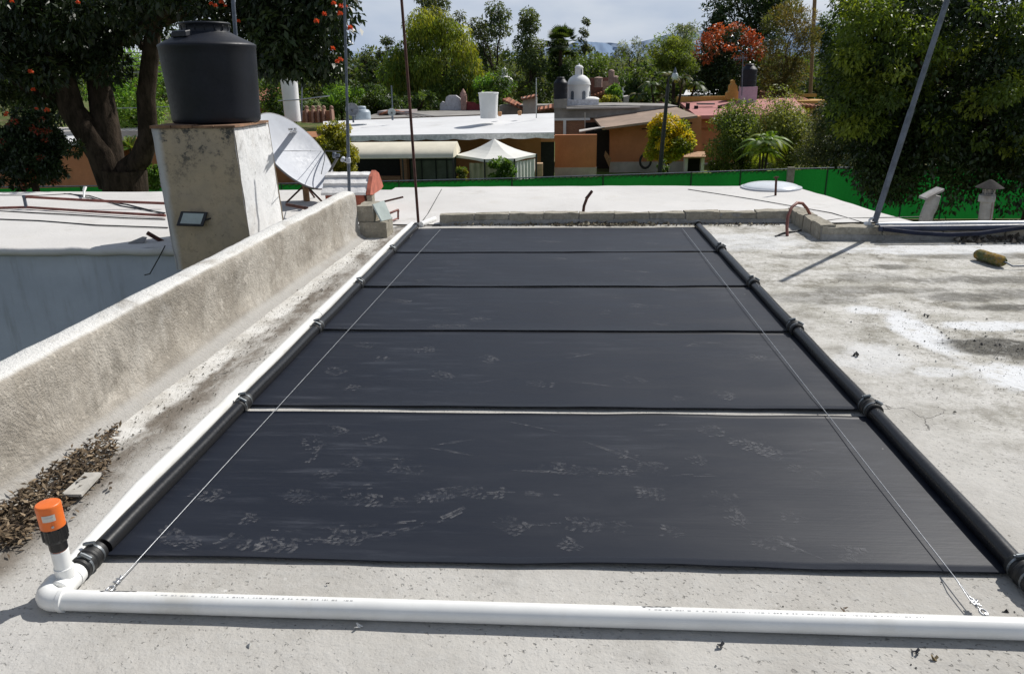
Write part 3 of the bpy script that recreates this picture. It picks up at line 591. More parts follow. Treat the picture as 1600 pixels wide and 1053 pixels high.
# ------------------------------------------------------------------ pedestal and water tank
px0, px1, py0, py1, pz1 = -3.84, -3.03, 7.335, 8.26, 1.17
pd = thing("tank_pedestal", "tall stained white masonry pedestal carrying the black water tank", "pedestal", (px0, py0, 0))
b = MB(); n_ = 26
def face(P, Q, Rr, S, nu, nv, bumpv):
    vs = []; P, Q, Rr, S = map(Vector, (P, Q, Rr, S)); nrm = (Q-P).cross(S-P).normalized()
    for j in range(nv+1):
        for i in range(nu+1):
            u, v = i/nu, j/nv; p = P.lerp(Q, u).lerp(S.lerp(Rr, u), v); e = min(u, 1-u, v*2+.02, (1-v))*6; k = min(1, e)
            vs.append(p+nrm*0.012*mnoise.noise(p*3.1)*bumpv+nrm*0.004*mnoise.noise(p*11)-nrm*0.010*(1-k)+Vector((0.008*mnoise.noise((p.z*4, 0, 1)), 0, 0)))
    b.add(vs, [[j*(nu+1)+i, j*(nu+1)+i+1, (j+1)*(nu+1)+i+1, (j+1)*(nu+1)+i] for j in range(nv) for i in range(nu)], True)
bt = 0.0
A0, B0, C0, D0 = (px0+.02, py0-.02, -0.22), (px1+.03, py0-.02, -0.22), (px1+.06, py1, -0.1), (px0, py1, -0.1)
A1, B1, C1, D1 = (px0-0.0, py0-.02, pz1), (px1, py0-.02, pz1), (px1, py1, pz1), (px0, py1, pz1)
face(A0, B0, B1, A1, n_, n_+8, 1); face(B0, C0, C1, B1, n_, n_+8, 1); face(C0, D0, D1, C1, 6, 6, 0); face(D0, A0, A1, D1, 12, 12, 1); face(A1, B1, C1, D1, 8, 8, 1)
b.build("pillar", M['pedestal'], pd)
b = MB(); rk = random.Random(2)
for j in range(2):
    for i in range(4):
        x = px0-.01+(px1-px0+.03)*i/4; b.box((x+.004, py0-.03+j*.44, pz1+0.002), (x+(px1-px0+.03)/4-.004, py0+.40+j*.48, pz1+.022+rk.uniform(0, .008)))
b.build("brick_capping", plain("old_brown_brick", (0.27, 0.15, 0.085), 0.9, var=0.5, sc=8), pd)
TX, TY, TZ = (px0+px1)/2+0.02, 7.86, pz1+0.028
wt = thing("water_tank", "round black plastic water tank on the tall white pedestal", "water tank", (TX, TY, TZ))
Rb, Rt, Hs = 0.425, 0.458, 0.735
prof = [(Rb*0.96, 0), (Rb, 0.02), (Rb+.004, 0.06)]
for k in range(1, 9):
    z = 0.06+(Hs-.10)*k/9; r_ = Rb+(Rt-Rb)*k/9; prof += [(r_, z)]
prof += [(Rt, Hs-.03), (Rt+.006, Hs-.012), (Rt+.002, Hs), (Rt-.03, Hs+.018), (0.25, Hs+.105), (0.245, Hs+.11)]
b = MB(); b.lathe((TX, TY, TZ), prof, 64); weld(b.build("tank_body", M['tank'], wt))
b = MB(); b.lathe((TX, TY, TZ), [(0.236, Hs+.098), (0.236, Hs+.112), (0.226, Hs+.120), (0.236, Hs+.182), (0.244, Hs+.186), (0.244, Hs+.198), (0.232, Hs+.205), (0, Hs+.212)], 48)
for k in range(16):
    an = 2*math.pi*k/16; b.tube([(TX+.231*math.cos(an), TY+.231*math.sin(an), TZ+Hs+.128), (TX+.236*math.cos(an), TY+.236*math.sin(an), TZ+Hs+.176)], 0.004, 5)
weld(b.build("tank_lid", M['tank'], wt))
b = MB(); a_ = R(-112); u = Vector((math.cos(a_), math.sin(a_), 0)); v_ = Vector((-u.y, u.x, 0)); c = Vector((TX, TY, TZ+Hs+.07))+u*0.30
b.hexa([c-v_*.10-u*.03, c+v_*.10-u*.03, c+v_*.10+u*.05+Vector((0, 0, -.01)), c-v_*.10+u*.05+Vector((0, 0, -.01))], [c-v_*.09-u*.03+Vector((0, 0, .06)), c+v_*.09-u*.03+Vector((0, 0, .06)), c+v_*.09+u*.045+Vector((0, 0, .045)), c-v_*.09+u*.045+Vector((0, 0, .045))]); bevel(b.build("inlet_boss", M['tank'], wt), 0.01)
# flood light on the pedestal
fl = thing("flood_light", "small black rectangular flood light fixed low on the stained pedestal", "lamp", at(300, 342, 7.34))
P = at(300, 342, 7.22); U = Vector((0.115, 0.04, -0.012)); V = Vector((0.02, 0.03, 0.065)); Nn = U.cross(V).normalized()
b = MB(); b.thick([P-U-V, P+U-V, P+U+V, P-U+V], -Nn*0.035); bevel(b.build("lamp_housing", M['dark_metal'], fl), 0.006)
b = MB(); b.thick([P-U*.76-V*.70, P+U*.76-V*.70, P+U*.76+V*.74, P-U*.76+V*.74], Nn*0.004); b.build("lamp_glass", M['glass'], fl)
b = MB(); b.tube([P+U*0.98-V*.1-Nn*.01, P+U*1.08+Vector((0.02, 0.05, 0)), P+U*.9+Vector((0.03, 0.10, 0)), P-U*.1+Vector((0, .12, .01)), P-U*.2-Nn*.030], 0.009, 6); b.build("lamp_bracket", M['dark_metal'], fl)

# ------------------------------------------------------------------ pipes, cables and bits on the left roof
def tube_thing(name, mat, pts, r_, label, cat, group=None, seg=8):
    b = MB(); b.tube(pts, r_, seg); return single(b, name, mat, label, cat, Vector(pts[0]), group)
G = lambda px, py, z=0.04: g(px, py, z)
tube_thing("water_pipe", M['copper'], [G(-40, 326, .03), G(42, 324, .03), G(150, 331, .03), G(258, 337, .03)], 0.017, "lower reddish pipe running along the white roof to the pedestal", "pipe")
e0 = G(41, 324, .03); e1 = Vector((e0.x, e0.y, 0.17)); 
b = MB(); b.tube([e0, e1], 0.021, 8); b.tube([e1-Vector((0.012, 0, 0)), e1+Vector((0.03, 0, 0))], 0.024, 8); single(b, "pipe_riser", M['steel_dull'], "short grey riser lifting the upper reddish pipe", "pipe", e0)
tube_thing("water_pipe", M['copper'], [e1, at(150, 314, e1.y), at(258, 318, e1.y-0.02)], 0.018, "upper raised reddish pipe running to the pedestal", "pipe")
for pts, lb in (([(-20, 305), (60, 306), (110, 303), (150, 312), (200, 320), (256, 334)], "dark cable curling in from the back of the left roof"), ([(-20, 329), (100, 335), (200, 341), (258, 343)], "dark cable just below the lower reddish pipe"), ([(-20, 342), (60, 345), (150, 352), (262, 356)], "dark cable nearest the shaded wall on the left roof"), ([(100, 303), (140, 306), (190, 322), (258, 333)], "second dark cable lying across the upper reddish pipe")):
    tube_thing("roof_cable", M['rubber'], [G(a, b_, .012) for a, b_ in pts], 0.008, lb, "cable", None, 6)
c0 = G(132, 305, 0); arc = [c0+Vector((0, 0, 0)), c0+Vector((0, 0, .08)), c0+Vector((0.02, 0, .12)), c0+Vector((0.06, -.02, .12)), c0+Vector((0.13, -.2, .07)), c0+Vector((.3, -.5, .03))]
tube_thing("vent_hose", M['pvc'], arc, 0.013, "small white hose bending over on the left roof", "hose")
a0 = G(258, 380, -0.03); tube_thing("iron_rod", M['rust'], [a0, at(230, 364, a0.y-0.10)+Vector((0, 0, .0))], 0.022, "stub of rusty rod beside the pedestal foot", "rod")
b = MB(); q = [G(200, 381, .005), G(225, 380, .005), G(229, 373, .03), G(222, 372, .035)]; b.thick(q, (0, 0.02, 0.012)); single(b, "tile_fragment", M['slate'], "grey tile fragment on the edge of the left roof", "tile", q[0])
wz_ = [at(258, 384, 7.30), at(247, 405, 7.30), at(234, 428, 7.30), at(226, 430, 7.31)]; tube_thing("hanging_wire", M['rubber'], wz_, 0.006, "thin wire hanging down the shaded wall by the pedestal", "wire", None, 5)
p = G(427, 352, 0); tube_thing("iron_rod", M['rust'], [p, p+Vector((0, 0, 0.12))], 0.022, "short upright rusty rod between pedestal and parapet", "rod")
p = at(448, 320, 9.2); tube_thing("iron_rod", M['rust'], [p, at(480, 326, 8.9)], 0.02, "rusty rod lying in the shade of the big dish", "rod")
p = at(597, 316, 9.4); tube_thing("iron_rod", M['rust'], [p, at(630, 308, 9.5)], 0.012, "thin rusty rod sticking out beside the brick chimney", "rod")
p = at(603, 336, 8.7); b = MB(); b.tube([p, at(622, 328, 8.8), at(623, 331, 8.8)], 0.014, 7); b.tube([at(622, 327, 8.8), at(622, 343, 8.8)], 0.012, 7); b.tube([at(606, 348, 8.5), at(622, 341, 8.8)], 0.010, 7); single(b, "tap_pipe", M['copper'], "bent copper pipe end behind the step blocks", "pipe", p)
for pts, lb in (([(690, 296), (668, 335), (640, 372)], "thin wire running over the white roof to the rusty pole foot"), ([(1075, 296), (1180, 312), (1300, 333), (1362, 352)], "thin wire crossing the white roof towards the leaning tube"), ([(1270, 347), (1320, 341), (1380, 340), (1440, 339)], "dark wire lying across the white roof corner at the right"), ([(612, 352), (640, 352), (690, 353)], "thin wire lying on the roof between step blocks and rusty pole")):
    tube_thing("roof_wire", M['rubber'], [G(a, b_, .016) for a, b_ in pts], 0.005, lb, "wire", None, 5)

# ------------------------------------------------------------------ brick chimney with tiled cap
ch = thing("brick_chimney", "squat brick chimney with whitewashed tile cap behind the parapet", "chimney", (-2.8, 9.4, 0))
cx0, cx1 = at(507, 300, 9.5).x, at(576, 300, 9.5).x
b = MB(); b.box((cx0+.02, 9.45, 0), (cx1-.05, 10.0, 0.30)); b.build("chimney_stack", M['brick'], ch)
zt = at(540, 271, 9.72).z; ze = at(540, 303, 9.38).z
b = MB()
for s_, yr, ye in ((-1, 9.72, 9.36), (1, 9.74, 10.10)):
    for k in range(3):
        f0, f1 = k/3, (k+1)/3+0.06
        y_a, y_b = yr+(ye-yr)*f0, yr+(ye-yr)*f1; z_a, z_b = zt+(ze-zt)*(f0**1.35), zt+(ze-zt)*(f1**1.35); up_ = 0.03*(3-k)/3+0.022
        nt_ = 4
        for i in range(nt_):
            xa = cx0+(cx1-cx0)*i/nt_; xb = cx0+(cx1-cx0)*(i+1)/nt_; seg = 5; vs = []
            for jj in range(seg+1):
                x = xa+(xb-xa)*jj/seg; hz = 0.004*math.sin(math.pi*jj/seg)
                vs += [(x, y_a, z_a+up_*0.3+hz), (x, y_b, z_b+up_+hz), (x, y_b, z_b+up_-0.028)]
            b.add(vs, [[3*jj, 3*jj+1, 3*jj+4, 3*jj+3] for jj in range(seg)]+[[3*jj+1, 3*jj+2, 3*jj+5, 3*jj+4] for jj in range(seg)])
b.build("tile_cap", M['whitewash'], ch)
b = MB(); x = cx1+0.004; gp = [(x, 9.34, ze-.01), (x, 9.40, ze+.06), (x, 9.55, zt-.02), (x, 9.73, zt+.035), (x, 9.91, zt-.02), (x, 10.06, ze+.06), (x, 10.12, ze-.01), (x, 9.98, ze-.03), (x, 9.48, ze-.03)]
b.thick(gp, (0.05, 0, 0)); b.build("gable_end", plain("red_terracotta", (0.42, 0.12, 0.075), 0.85, var=0.3, sc=9), ch)
b = MB(); b.box((cx1-.02, 9.46, 0.02), (cx1+.045, 9.62, ze-.035)); b.build("corner_bricks", M['block'], ch)

# ------------------------------------------------------------------ big satellite dish
dc = at(462, 236, 10.2); toC = (CAM-dc).normalized(); sR = right; sU = up
minor = (sR*0.70+sU*0.72).normalized(); n_d = (toC*0.46+minor*0.89).normalized()
sd_ = thing("satellite_dish", "big pale grey satellite dish leaning on a tripod behind the pedestal", "satellite dish", (dc.x, dc.y, 0))
Rd = 0.615; dep = 0.15; mb = MB(); ringN = 48; pr = []
for k in range(9): r_ = Rd*k/8; pr.append((r_, dep*(r_/Rd)**2-dep))
mb.lathe(dc, pr, ringN, n_d, 0, True, False); mb.lathe(dc, [(r_, z-0.012) for r_, z in pr], ringN, n_d, 1, True, False); mb.lathe(dc, [(Rd, 0), (Rd+.012, 0.004), (Rd+.012, -0.02), (Rd, -0.024)], ringN, n_d, 1, True, False)
weld(mb.build("reflector", [M['dish'], plain("dark_dish_back", (0.16, 0.16, 0.17), 0.7)], sd_))
# pale maker's plate near the rim and the panel seam
ua = minor.cross(n_d).normalized()
def on_dish(a, r_, h=0.004):
    ax = n_d; e1 = (toC-ax*toC.dot(ax)).normalized(); e2 = ax.cross(e1); return dc+(e1*math.cos(a)+e2*math.sin(a))*r_+ax*(dep*(r_/Rd)**2-dep+h)
def dish_at(px, py, h=0.004):
    d = ray(px, py); lo, hi = 8.0, 13.0
    best = None
    for q in range(400):
        t = lo+(hi-lo)*q/400; p = CAM+d*t; rel = p-dc; ax_ = rel.dot(n_d); rad = (rel-n_d*ax_).length; f = ax_-(dep*(rad/Rd)**2-dep)
        if best is None or abs(f) < best[0]: best = (abs(f), p)
    return best[1]+n_d*h
b = MB()
for (x0, y0, x1, y1) in ((450, 201, 457, 204.4), (458.5, 200.6, 463, 204), (452.5, 205.4, 464, 207.6)): b.add([dish_at(x0, y1), dish_at(x1, y1), dish_at(x1, y0), dish_at(x0, y0)], [[0, 1, 2, 3]])
b.build("maker_plate", plain("pale_grey_print", (0.42, 0.43, 0.45), 0.5), sd_)
b = MB(); b.tube([dish_at(x, 236.5, .003) for x in (440, 455, 470, 485, 502)], 0.004, 5); b.build("panel_seam", plain("seam_grey", (0.36, 0.37, 0.4), 0.5), sd_)
rim = dish_at(508, 236, .0); fp_ = at(533, 237, 10.1); low = dish_at(502, 272, 0)
b = MB(); b.tube([rim, fp_], 0.009, 6); b.tube([dish_at(514, 270, 0), at(528, 246, 10.0)], 0.018, 6); b.tube([rim, rim.lerp(low, .5)+n_d*.02, low], 0.005, 5); b.build("feed_arm", M['dark_metal'], sd_)
b = MB(); b.lathe(at(531, 243, 10.0), [(0, 0), (0.022, 0.005), (0.022, 0.05), (0.04, 0.06), (0.04, 0.09), (0, 0.092)], 12, (dc-fp_)); b.build("feed_horn", M['steel_dull'], sd_)
b = MB(); ft = Vector((dc.x+.03, dc.y+.16, 0)); bk = dc-n_d*(dep+0.09); b.tube([bk, Vector((ft.x, ft.y, 0.35)), ft], 0.045, 10)
b.build("mast", M['wood'], sd_)
for dx, dy in ((-.26, -.12), (.26, -.10), (.02, .32)):
    b = MB(); b.tube([ft+Vector((0, 0, .24)), ft+Vector((dx, dy, 0.0))], 0.013, 6); b.build("leg", M['rust'], sd_)

# ------------------------------------------------------------------ poles
p0 = g(543, 296, 0); p0 = at(543, 297, 9.0); p1 = at(537.5, -30, 9.0); p0.z = 0.0
ml = thing("antenna_mast", "slender galvanised mast standing behind the brick chimney", "pole", p0)
b = MB(); b.tube([p0, p0.lerp(p1, .45)], 0.019, 10); b.tube([p0.lerp(p1, .45), p1], 0.015, 10); b.build("mast_tube", M['steel_dull'], ml)
b = MB(); q = p0.lerp(p1, (297-215)/327); b.lathe(q, [(.022, 0), (.03, .01), (.03, .06), (.022, .07)], 10); b.tube([q, q+Vector((-.06, -.03, .04))], .01, 6); b.tube([q+Vector((-.06, -.05, .04)), q+Vector((-.06, .02, .06))], .022, 8); b.build("mast_clamp", M['dish'], ml)
p0 = g(654, 352, 0.0); tp = at(625.5, -25, p0.y+.35)
tube_thing("rusty_pole", M['rust'], [p0, p0.lerp(tp, .5)+Vector((.004, 0, 0)), tp], 0.016, "thin rusty pole rising at the far left corner of the collectors", "pole")
p0 = at(366, 66, 8.6); p0 = Vector((at(372, 240, 8.42).x, 8.42, 0)); tube_thing("vent_pipe", M['steel_dull'], [p0, at(369, 66, 8.42), at(361, -40, 8.42)], 0.022, "grey pipe rising behind the black water tank", "pole")
pb = Vector((3.50, 7.72, 0.12)); pb = at(1366, 347, 7.74); zb = 0.135; pb.z = zb; topd = at(1484, -12, 7.70); dirp = (topd-pb)
lp = thing("leaning_tube", "long blue grey tube leaning to the right from the kerb", "pole", pb)
b = MB(); end = pb+dirp.normalized()*2.45; mid = pb+dirp*0.52; mid2 = pb+dirp*0.80
b.tube([pb+dirp*0.015, mid], 0.029, 14); b.tube([mid-dirp*0.002, end], 0.025, 14); b.build("tube_shaft", M['steel_dull'], lp)
b = MB(); b.tube([pb+Vector((-.045, 0, .0)), pb+Vector((-.05, 0, .05)), pb+dirp*.04], 0.012, 8); b.lathe(pb+Vector((-.06, -.03, -.005)), [(0, 0), (.035, .004), (.035, .06), (0, .064)], 12, (0, 1, 0)); b.tube([pb+Vector((0, -.03, .01)), pb+Vector((0.05, -.03, .02))], .012, 6); b.build("base_knuckle", M['steel'], lp)
# tubes and hose lying on the kerb
tube_thing("metal_tube", plain("bright_tube", (0.62, 0.64, 0.66), 0.38, metal=0.6, var=0.15), [at(1372, 351, 7.70), at(1480, 349.5, 7.69), at(1640, 348.0, 7.68)], 0.022, "bright metal tube lying along the top of the right kerb", "tube", None, 12)
tube_thing("metal_tube", plain("navy_tube", (0.05, 0.06, 0.10), 0.45, var=0.3), [at(1374, 357, 7.60), at(1500, 356, 7.59), at(1640, 354, 7.58)], 0.030, "dark navy tube lying just under the bright tube on the right kerb", "tube", None, 12)
tube_thing("garden_hose", plain("blue_grey_hose", (0.016, 0.02, 0.038), 0.85, spec=.2, var=0.3), [at(1380, 358, 7.53), at(1430, 364, 7.49), at(1480, 367, 7.47), at(1530, 365, 7.47), at(1580, 358, 7.5), at(1640, 351, 7.52)], 0.021, "blue grey hose sagging in front of the right kerb", "hose", None, 10)
# red hose loop
h0, h1 = g(1230, 369, 0), g(1268, 346, 0.13); h1.y = 8.35; h1 = at(1267, 341, 8.35); pts = []
hp_ = [(1230, 369), (1229.5, 355), (1231, 338), (1237, 324), (1246, 317), (1254, 318), (1261, 326), (1266, 336), (1268, 342)]
for k, (a, b_) in enumerate(hp_): pts.append(at(a, b_, 7.85+0.5*k/8))
tube_thing("hose_loop", M['copper'], pts, 0.016, "reddish hose bent into an upright loop over the kerb corner", "hose", None, 10)
tube_thing("roof_wire", M['rubber'], [g(1212, 369, .01), g(1225, 364, .012), g(1252, 360, .012)], 0.008, "short dark cable lying at the foot of the red hose loop", "wire", None, 6)
# bent reinforcing bar with a hooked tip
b = MB(); Yh = 8.85; b.tube([at(911, 334, Yh), at(912.5, 322, Yh), at(917, 310, Yh), at(925, 299, Yh)], 0.017, 8); b.tube([at(925, 298.5, Yh), at(920, 305, Yh-.02), at(915.5, 310.5, Yh-.04)], 0.016, 8); single(b, "bent_rebar", M['rust'], "bent rusty bar with hooked tip sticking up behind the block kerb", "rod", at(911, 334, Yh))
p = at(1213, 292, 10.6); b = MB(); b.tube([Vector((p.x, p.y, 0)), at(1213, 276, 10.6)], 0.016, 7); b.tube([at(1209, 278, 10.6), at(1217, 277, 10.6)], .010, 6); single(b, "iron_stub", M['rust'], "small rusty stub beside the white skylight dome", "rod", p)
sk_ = thing("skylight_dome", "low pale skylight dome at the far right edge of the white roof", "skylight", g(1205, 291, 0.0))
c = at(1205, 291, 11.32); b = MB(); prof = [(0.40*math.cos(R(a)), 0.03+0.075*math.sin(R(a))) for a in range(0, 91, 10)]; b.lathe((c.x, c.y, 0), prof, 32); b.build("dome_shell", plain("frosted_acrylic", (0.70, 0.73, 0.76), 0.25, var=0.06), sk_)
b = MB(); b.lathe((c.x, c.y, 0), [(0.43, -.01), (0.43, 0.035), (0.40, 0.037)], 32); b.build("dome_frame", M['dish'], sk_)

# ------------------------------------------------------------------ two chimneys at the right, rising from below the kerb
yv = 11.2
M['vent_paint'] = plain('faded_grey_white_paint', (0.40, 0.39, 0.38), .9, var=.25, sc=6, dirt=(0.2, 0.17, 0.14))
vc = thing("vent_chimney", "squat white round vent with slanted top among the dark foliage", "chimney", (at(1455, 330, yv).x, yv, GZ))
x0 = at(1455, 330, yv).x; zt = at(1455, 299, yv).z; zb = at(1450, 337, yv).z; s = mpp(yv)
b = MB(); b.tube([(x0-6*s, yv, GZ), (x0-6*s, yv, zb), (x0-2*s, yv, zb+14*s), (x0+1*s, yv, zt-6*s)], [9.5*s, 9.5*s, 10*s, 9*s], 16); b.build("flue", M['vent_paint'], vc)
b = MB(); b.thick([(x0-16*s, yv-.12, zt-12*s), (x0-16*s, yv+.12, zt-12*s), (x0+8*s, yv+.12, zt+2*s), (x0+8*s, yv-.12, zt+2*s)], (0, 0, 0.03)); b.build("slanted_cover", M['vent_paint'], vc)
cc = thing("capped_chimney", "slim white chimney with a dark conical hat and a red stripe", "chimney", (at(1540, 345, yv).x, yv, GZ))
x0 = at(1539, 345, yv).x; x1 = at(1545, 300, yv).x; zt = at(1545, 303, yv).z
b = MB(); b.tube([(x0, yv, GZ), (x0, yv, at(0, 345, yv).z-.1), (x1, yv, zt)], 9.5*s, 16); b.lathe((x1-.01, yv, zt-12*s), [(11*s, 0), (11.5*s, 1*s), (11.5*s, 10*s), (9*s, 11*s)], 16); b.tube([(x1, yv, zt-2*s), (x1, yv, zt+10*s)], 4*s, 10)
for k in range(4): an = k*1.57+.5; b.tube([(x1+8*s*math.cos(an), yv+8*s*math.sin(an), zt), (x1+10*s*math.cos(an), yv+10*s*math.sin(an), zt+12*s)], 1.2*s, 6)
b.build("flue", M['vent_paint'], cc)
b = MB(); b.add([(x0+3*s, yv-9.6*s, zt-60*s), (x0+9*s, yv-5*s, zt-60*s), (x1+9*s, yv-5*s, zt-12*s), (x1+3*s, yv-9.6*s, zt-12*s)], [[0, 1, 2, 3]]); b.build("brick_stripe", M['brick'], cc)
b = MB(); b.lathe((x1, yv, zt+9*s), [(19*s, 0), (19.5*s, .6*s), (4*s, 11*s), (2*s, 12*s), (0, 12.5*s)], 20); b.build("conical_hat", plain("dark_hat", (0.045, 0.042, 0.04), .95, spec=.1), cc)

# ------------------------------------------------------------------ old paint roller
pr0 = at(1524, 406, 6.78); pr1 = at(1566, 424, 6.46); pr0.z = pr1.z = 0.052
ro = thing("paint_roller", "worn yellow green paint roller lying on the stained roof", "paint roller", pr0)
b = MB(); d = (pr1-pr0); L_ = d.length; u = d.normalized(); seg = 22; vs = []; nl = 18
a = Vector((0, 0, 1)); w_ = u.cross(a).normalized(); up2 = w_.cross(u)
for j in range(nl+1):
    f = j/nl
    for k in range(seg):
        an = 2*math.pi*k/seg; rr_ = 0.048*(1-0.35*max(0, abs(f-.5)*2-.82)/.18)*(1+0.13*mnoise.noise((f*9, math.cos(an)*3, math.sin(an)*3))); vs.append(pr0+u*(L_*f)+(up2*math.cos(an)+w_*math.sin(an))*rr_)
b.add(vs, [[j*seg+k, j*seg+(k+1) % seg, (j+1)*seg+(k+1) % seg, (j+1)*seg+k] for j in range(nl) for k in range(seg)], True); b.add(vs[:seg], [list(range(seg))]); b.add(vs[-seg:], [list(range(seg))[::-1]])
n = NT("matted_roller_nap"); f = n.noise(11, 5, 0.7); f2 = n.noise(45, 4, .7); cc_ = n.mix(n.rmp(f, .42, .58), (0.10, 0.12, 0.05), (0.30, 0.19, 0.05)); cc_ = n.mix(n.mul(n.rmp(f2, .5, .65), .6), cc_, (0.20, 0.20, 0.19)); n.bump(f2, .015)
b.build("roller_sleeve", n.out(cc_, .95, .1), ro)
b = MB(); e_ = g(1582, 416, .03); b.tube([pr1, pr1+u*.03, e_, g(1600, 415.5, .03), g(1680, 416, .03)], 0.007, 7); b.build("wire_frame", M['steel_dull'], ro)

# ------------------------------------------------------------------ litter
def leaf_cards(P, n, ln, wd, flat, cols, lift=0.0, curl=0.3):
    a = rng.uniform(0, 2*np.pi, n); el = rng.normal(0, flat, n); d = np.stack([np.cos(a)*np.cos(el), np.sin(a)*np.cos(el), np.sin(el)], 1)
    nn = np.stack([rng.normal(0, flat, n), rng.normal(0, flat, n), np.ones(n)], 1); s = np.cross(d, nn); s /= np.linalg.norm(s, axis=1)[:, None]; nn = np.cross(s, d)
    l = (ln*rng.uniform(.6, 1.3, n))[:, None]; w__ = (wd*rng.uniform(.6, 1.3, n))[:, None]
    V = np.stack([P, P+d*l*.5+s*w__+nn*l*curl*.3, P+d*l, P+d*l*.5-s*w__+nn*l*curl*.3], 1).reshape(-1, 3)
    T = np.asarray(cols)[rng.integers(0, len(cols), n)]*rng.uniform(.6, 1.25, n)[:, None]
    return V, T
def tint_mat(name, rough=0.8, trans=0.0, spec=0.3, tcol=None):
    n = NT(name); c = n.attr('tint'); n.out(c, rough, spec)
    if trans:
        tr = n.n("BsdfTranslucent"); mxs = n.n("MixShader"); n.put(tr.inputs[0], n.mix(1.0, c, tcol or (1.6, 1.5, 0.5), 'MULTIPLY')); mxs.inputs[0].default_value = trans
        n.t.links.new(n.b.outputs[0], mxs.inputs[1]); n.t.links.new(tr.outputs[0], mxs.inputs[2]); n.t.links.new(mxs.outputs[0], n.o.inputs[0])
    return n.m
M['litter'] = tint_mat("dry_leaf", 0.9)
poly = [(-60, 800), (0, 742), (60, 722), (120, 690), (165, 655), (190, 668), (180, 700), (165, 742), (120, 775), (95, 800), (60, 815), (40, 845), (-60, 870)]
def inside(x, y, pl):
    c = False; j = len(pl)-1
    for i in range(len(pl)):
        if (pl[i][1] > y) != (pl[j][1] > y) and x < (pl[j][0]-pl[i][0])*(y-pl[i][1])/(pl[j][1]-pl[i][1])+pl[i][0]: c = not c
        j = i
    return c
pts = []
while len(pts) < 2300:
    x, y = rng.uniform(-60, 190), rng.uniform(650, 870)
    sc_ = rng.random() < 0.13
    if inside(x, y, poly) or (sc_ and inside(x+rng.normal(0, 16), y+rng.normal(0, 16), poly)):
        p = g(x, y, 0.008); c = 0.5 if y < 700 else 1.0
        if p.x-par_x(p.y) < .07+.03*rng.random(): continue
        if rng.random() < c: pts.append((p.x, p.y, 0.008+abs(rng.normal(0, 0.013))+min(.05, max(0, .10-(p.x-par_x(p.y)))*.5)))
V, T = leaf_cards(np.array(pts), len(pts), .036, .0062, .36, [(0.15, 0.105, 0.062), (0.085, 0.06, 0.037), (0.25, 0.19, 0.125), (0.045, 0.032, 0.022), (0.12, 0.088, 0.055)])
o = arr_mesh("leaf_litter", V, 4, M['litter'], None, (g(80, 770).x, g(80, 770).y, 0), T); stuff(o, "heap of dry brown leaves in the gutter beside the parapet", "leaf litter")
# crumbs along the gutter, dry bits by the far kerb and gravel by the right kerb, as scattered stuff
def crumbs(name, P, size, cols, label, cat):
    n = len(P); P = np.array(P); V = []
    a = rng.uniform(0, 2*np.pi, n); r_ = size*rng.uniform(.45, 1.0, n)**1.5*np.where(rng.random(n) < .06, 2.6, 1.0)
    q = [np.stack([P[:, 0]+r_*np.cos(a+k*2.1+rng.uniform(-.4, .4, n)), P[:, 1]+r_*np.sin(a+k*2.1+rng.uniform(-.4, .4, n)), P[:, 2]], 1) for k in range(3)]
    top = P+np.stack([r_*.2, r_*.1, r_*.9], 1); tri = []
    for k in range(3): tri.append(np.stack([q[k], q[(k+1) % 3], top], 1))
    V = np.stack(tri, 1).reshape(-1, 3); T = np.asarray(cols)[rng.integers(0, len(cols), n)]*rng.uniform(.6, 1.3, n)[:, None]; T = np.repeat(T, 3, 0)
    return stuff(arr_mesh(name, V, 3, M['litter'], None, tuple(P[0]), T), label, cat)
P = []
for q in range(5000):
    y = rng.uniform(2.2, 7.7); x = par_x(y)+0.03+abs(rng.normal(0.22, 0.10)); P.append((x, y, 0.004))
crumbs("gutter_crumbs", P, .0034, [(0.10, 0.085, 0.065), (0.16, 0.14, 0.11), (0.30, 0.28, 0.25)], "brown crumbs scattered along the foot of the parapet", "grit")
P = []
for q in range(1300):
    p = g(rng.normal(930, 45) if q < 800 else rng.uniform(700, 1220), 352-abs(rng.normal(0, 2.5))+1, .006); P.append((p.x, min(p.y, 8.55), .004+abs(rng.normal(0, .006))))
crumbs("dry_debris", P, .016, [(0.22, 0.18, 0.11), (0.14, 0.11, 0.07), (0.33, 0.29, 0.21), (0.07, 0.06, 0.045)], "dry plant debris gathered along the foot of the block kerb", "debris")
P = []
for q in range(1500):
    p = g(rng.uniform(1490, 1640), 372+rng.normal(0, 3.5), .006); P.append((p.x, min(p.y, 7.6), .004+abs(rng.normal(0, .012))))
crumbs("gravel", P, .018, [(0.13, 0.115, 0.09), (0.22, 0.2, 0.17), (0.06, 0.05, 0.04)], "dark gravel heaped against the right end of the kerb", "gravel")
P = []
for q in range(1500):
    c = [(2.7, 4.48, .2, .14), (2.9, 4.35, .3, .18), (2.45, 4.9, .25, .3), (2.55, 4.1, .4, .3)][q % 4]; x, y = c[0]+rng.normal(0, c[2]), c[1]+rng.normal(0, c[3])
    if x > 1.75: P.append((x, y, .003))
for q in range(350):
    x, y = rng.uniform(1.75, 5), rng.uniform(2.2, 7.4); P.append((x, y, .003))
for q in range(260):
    x, y = rng.uniform(-2, 2.2), rng.uniform(0.9, 2.15); P.append((x, y, .003))
crumbs("roof_grit", P, .0042, [(0.03, 0.03, 0.03), (0.07, 0.065, 0.06), (0.14, 0.13, 0.11), (0.4, 0.4, 0.38)], "dark and pale grit scattered over the open roof", "grit")
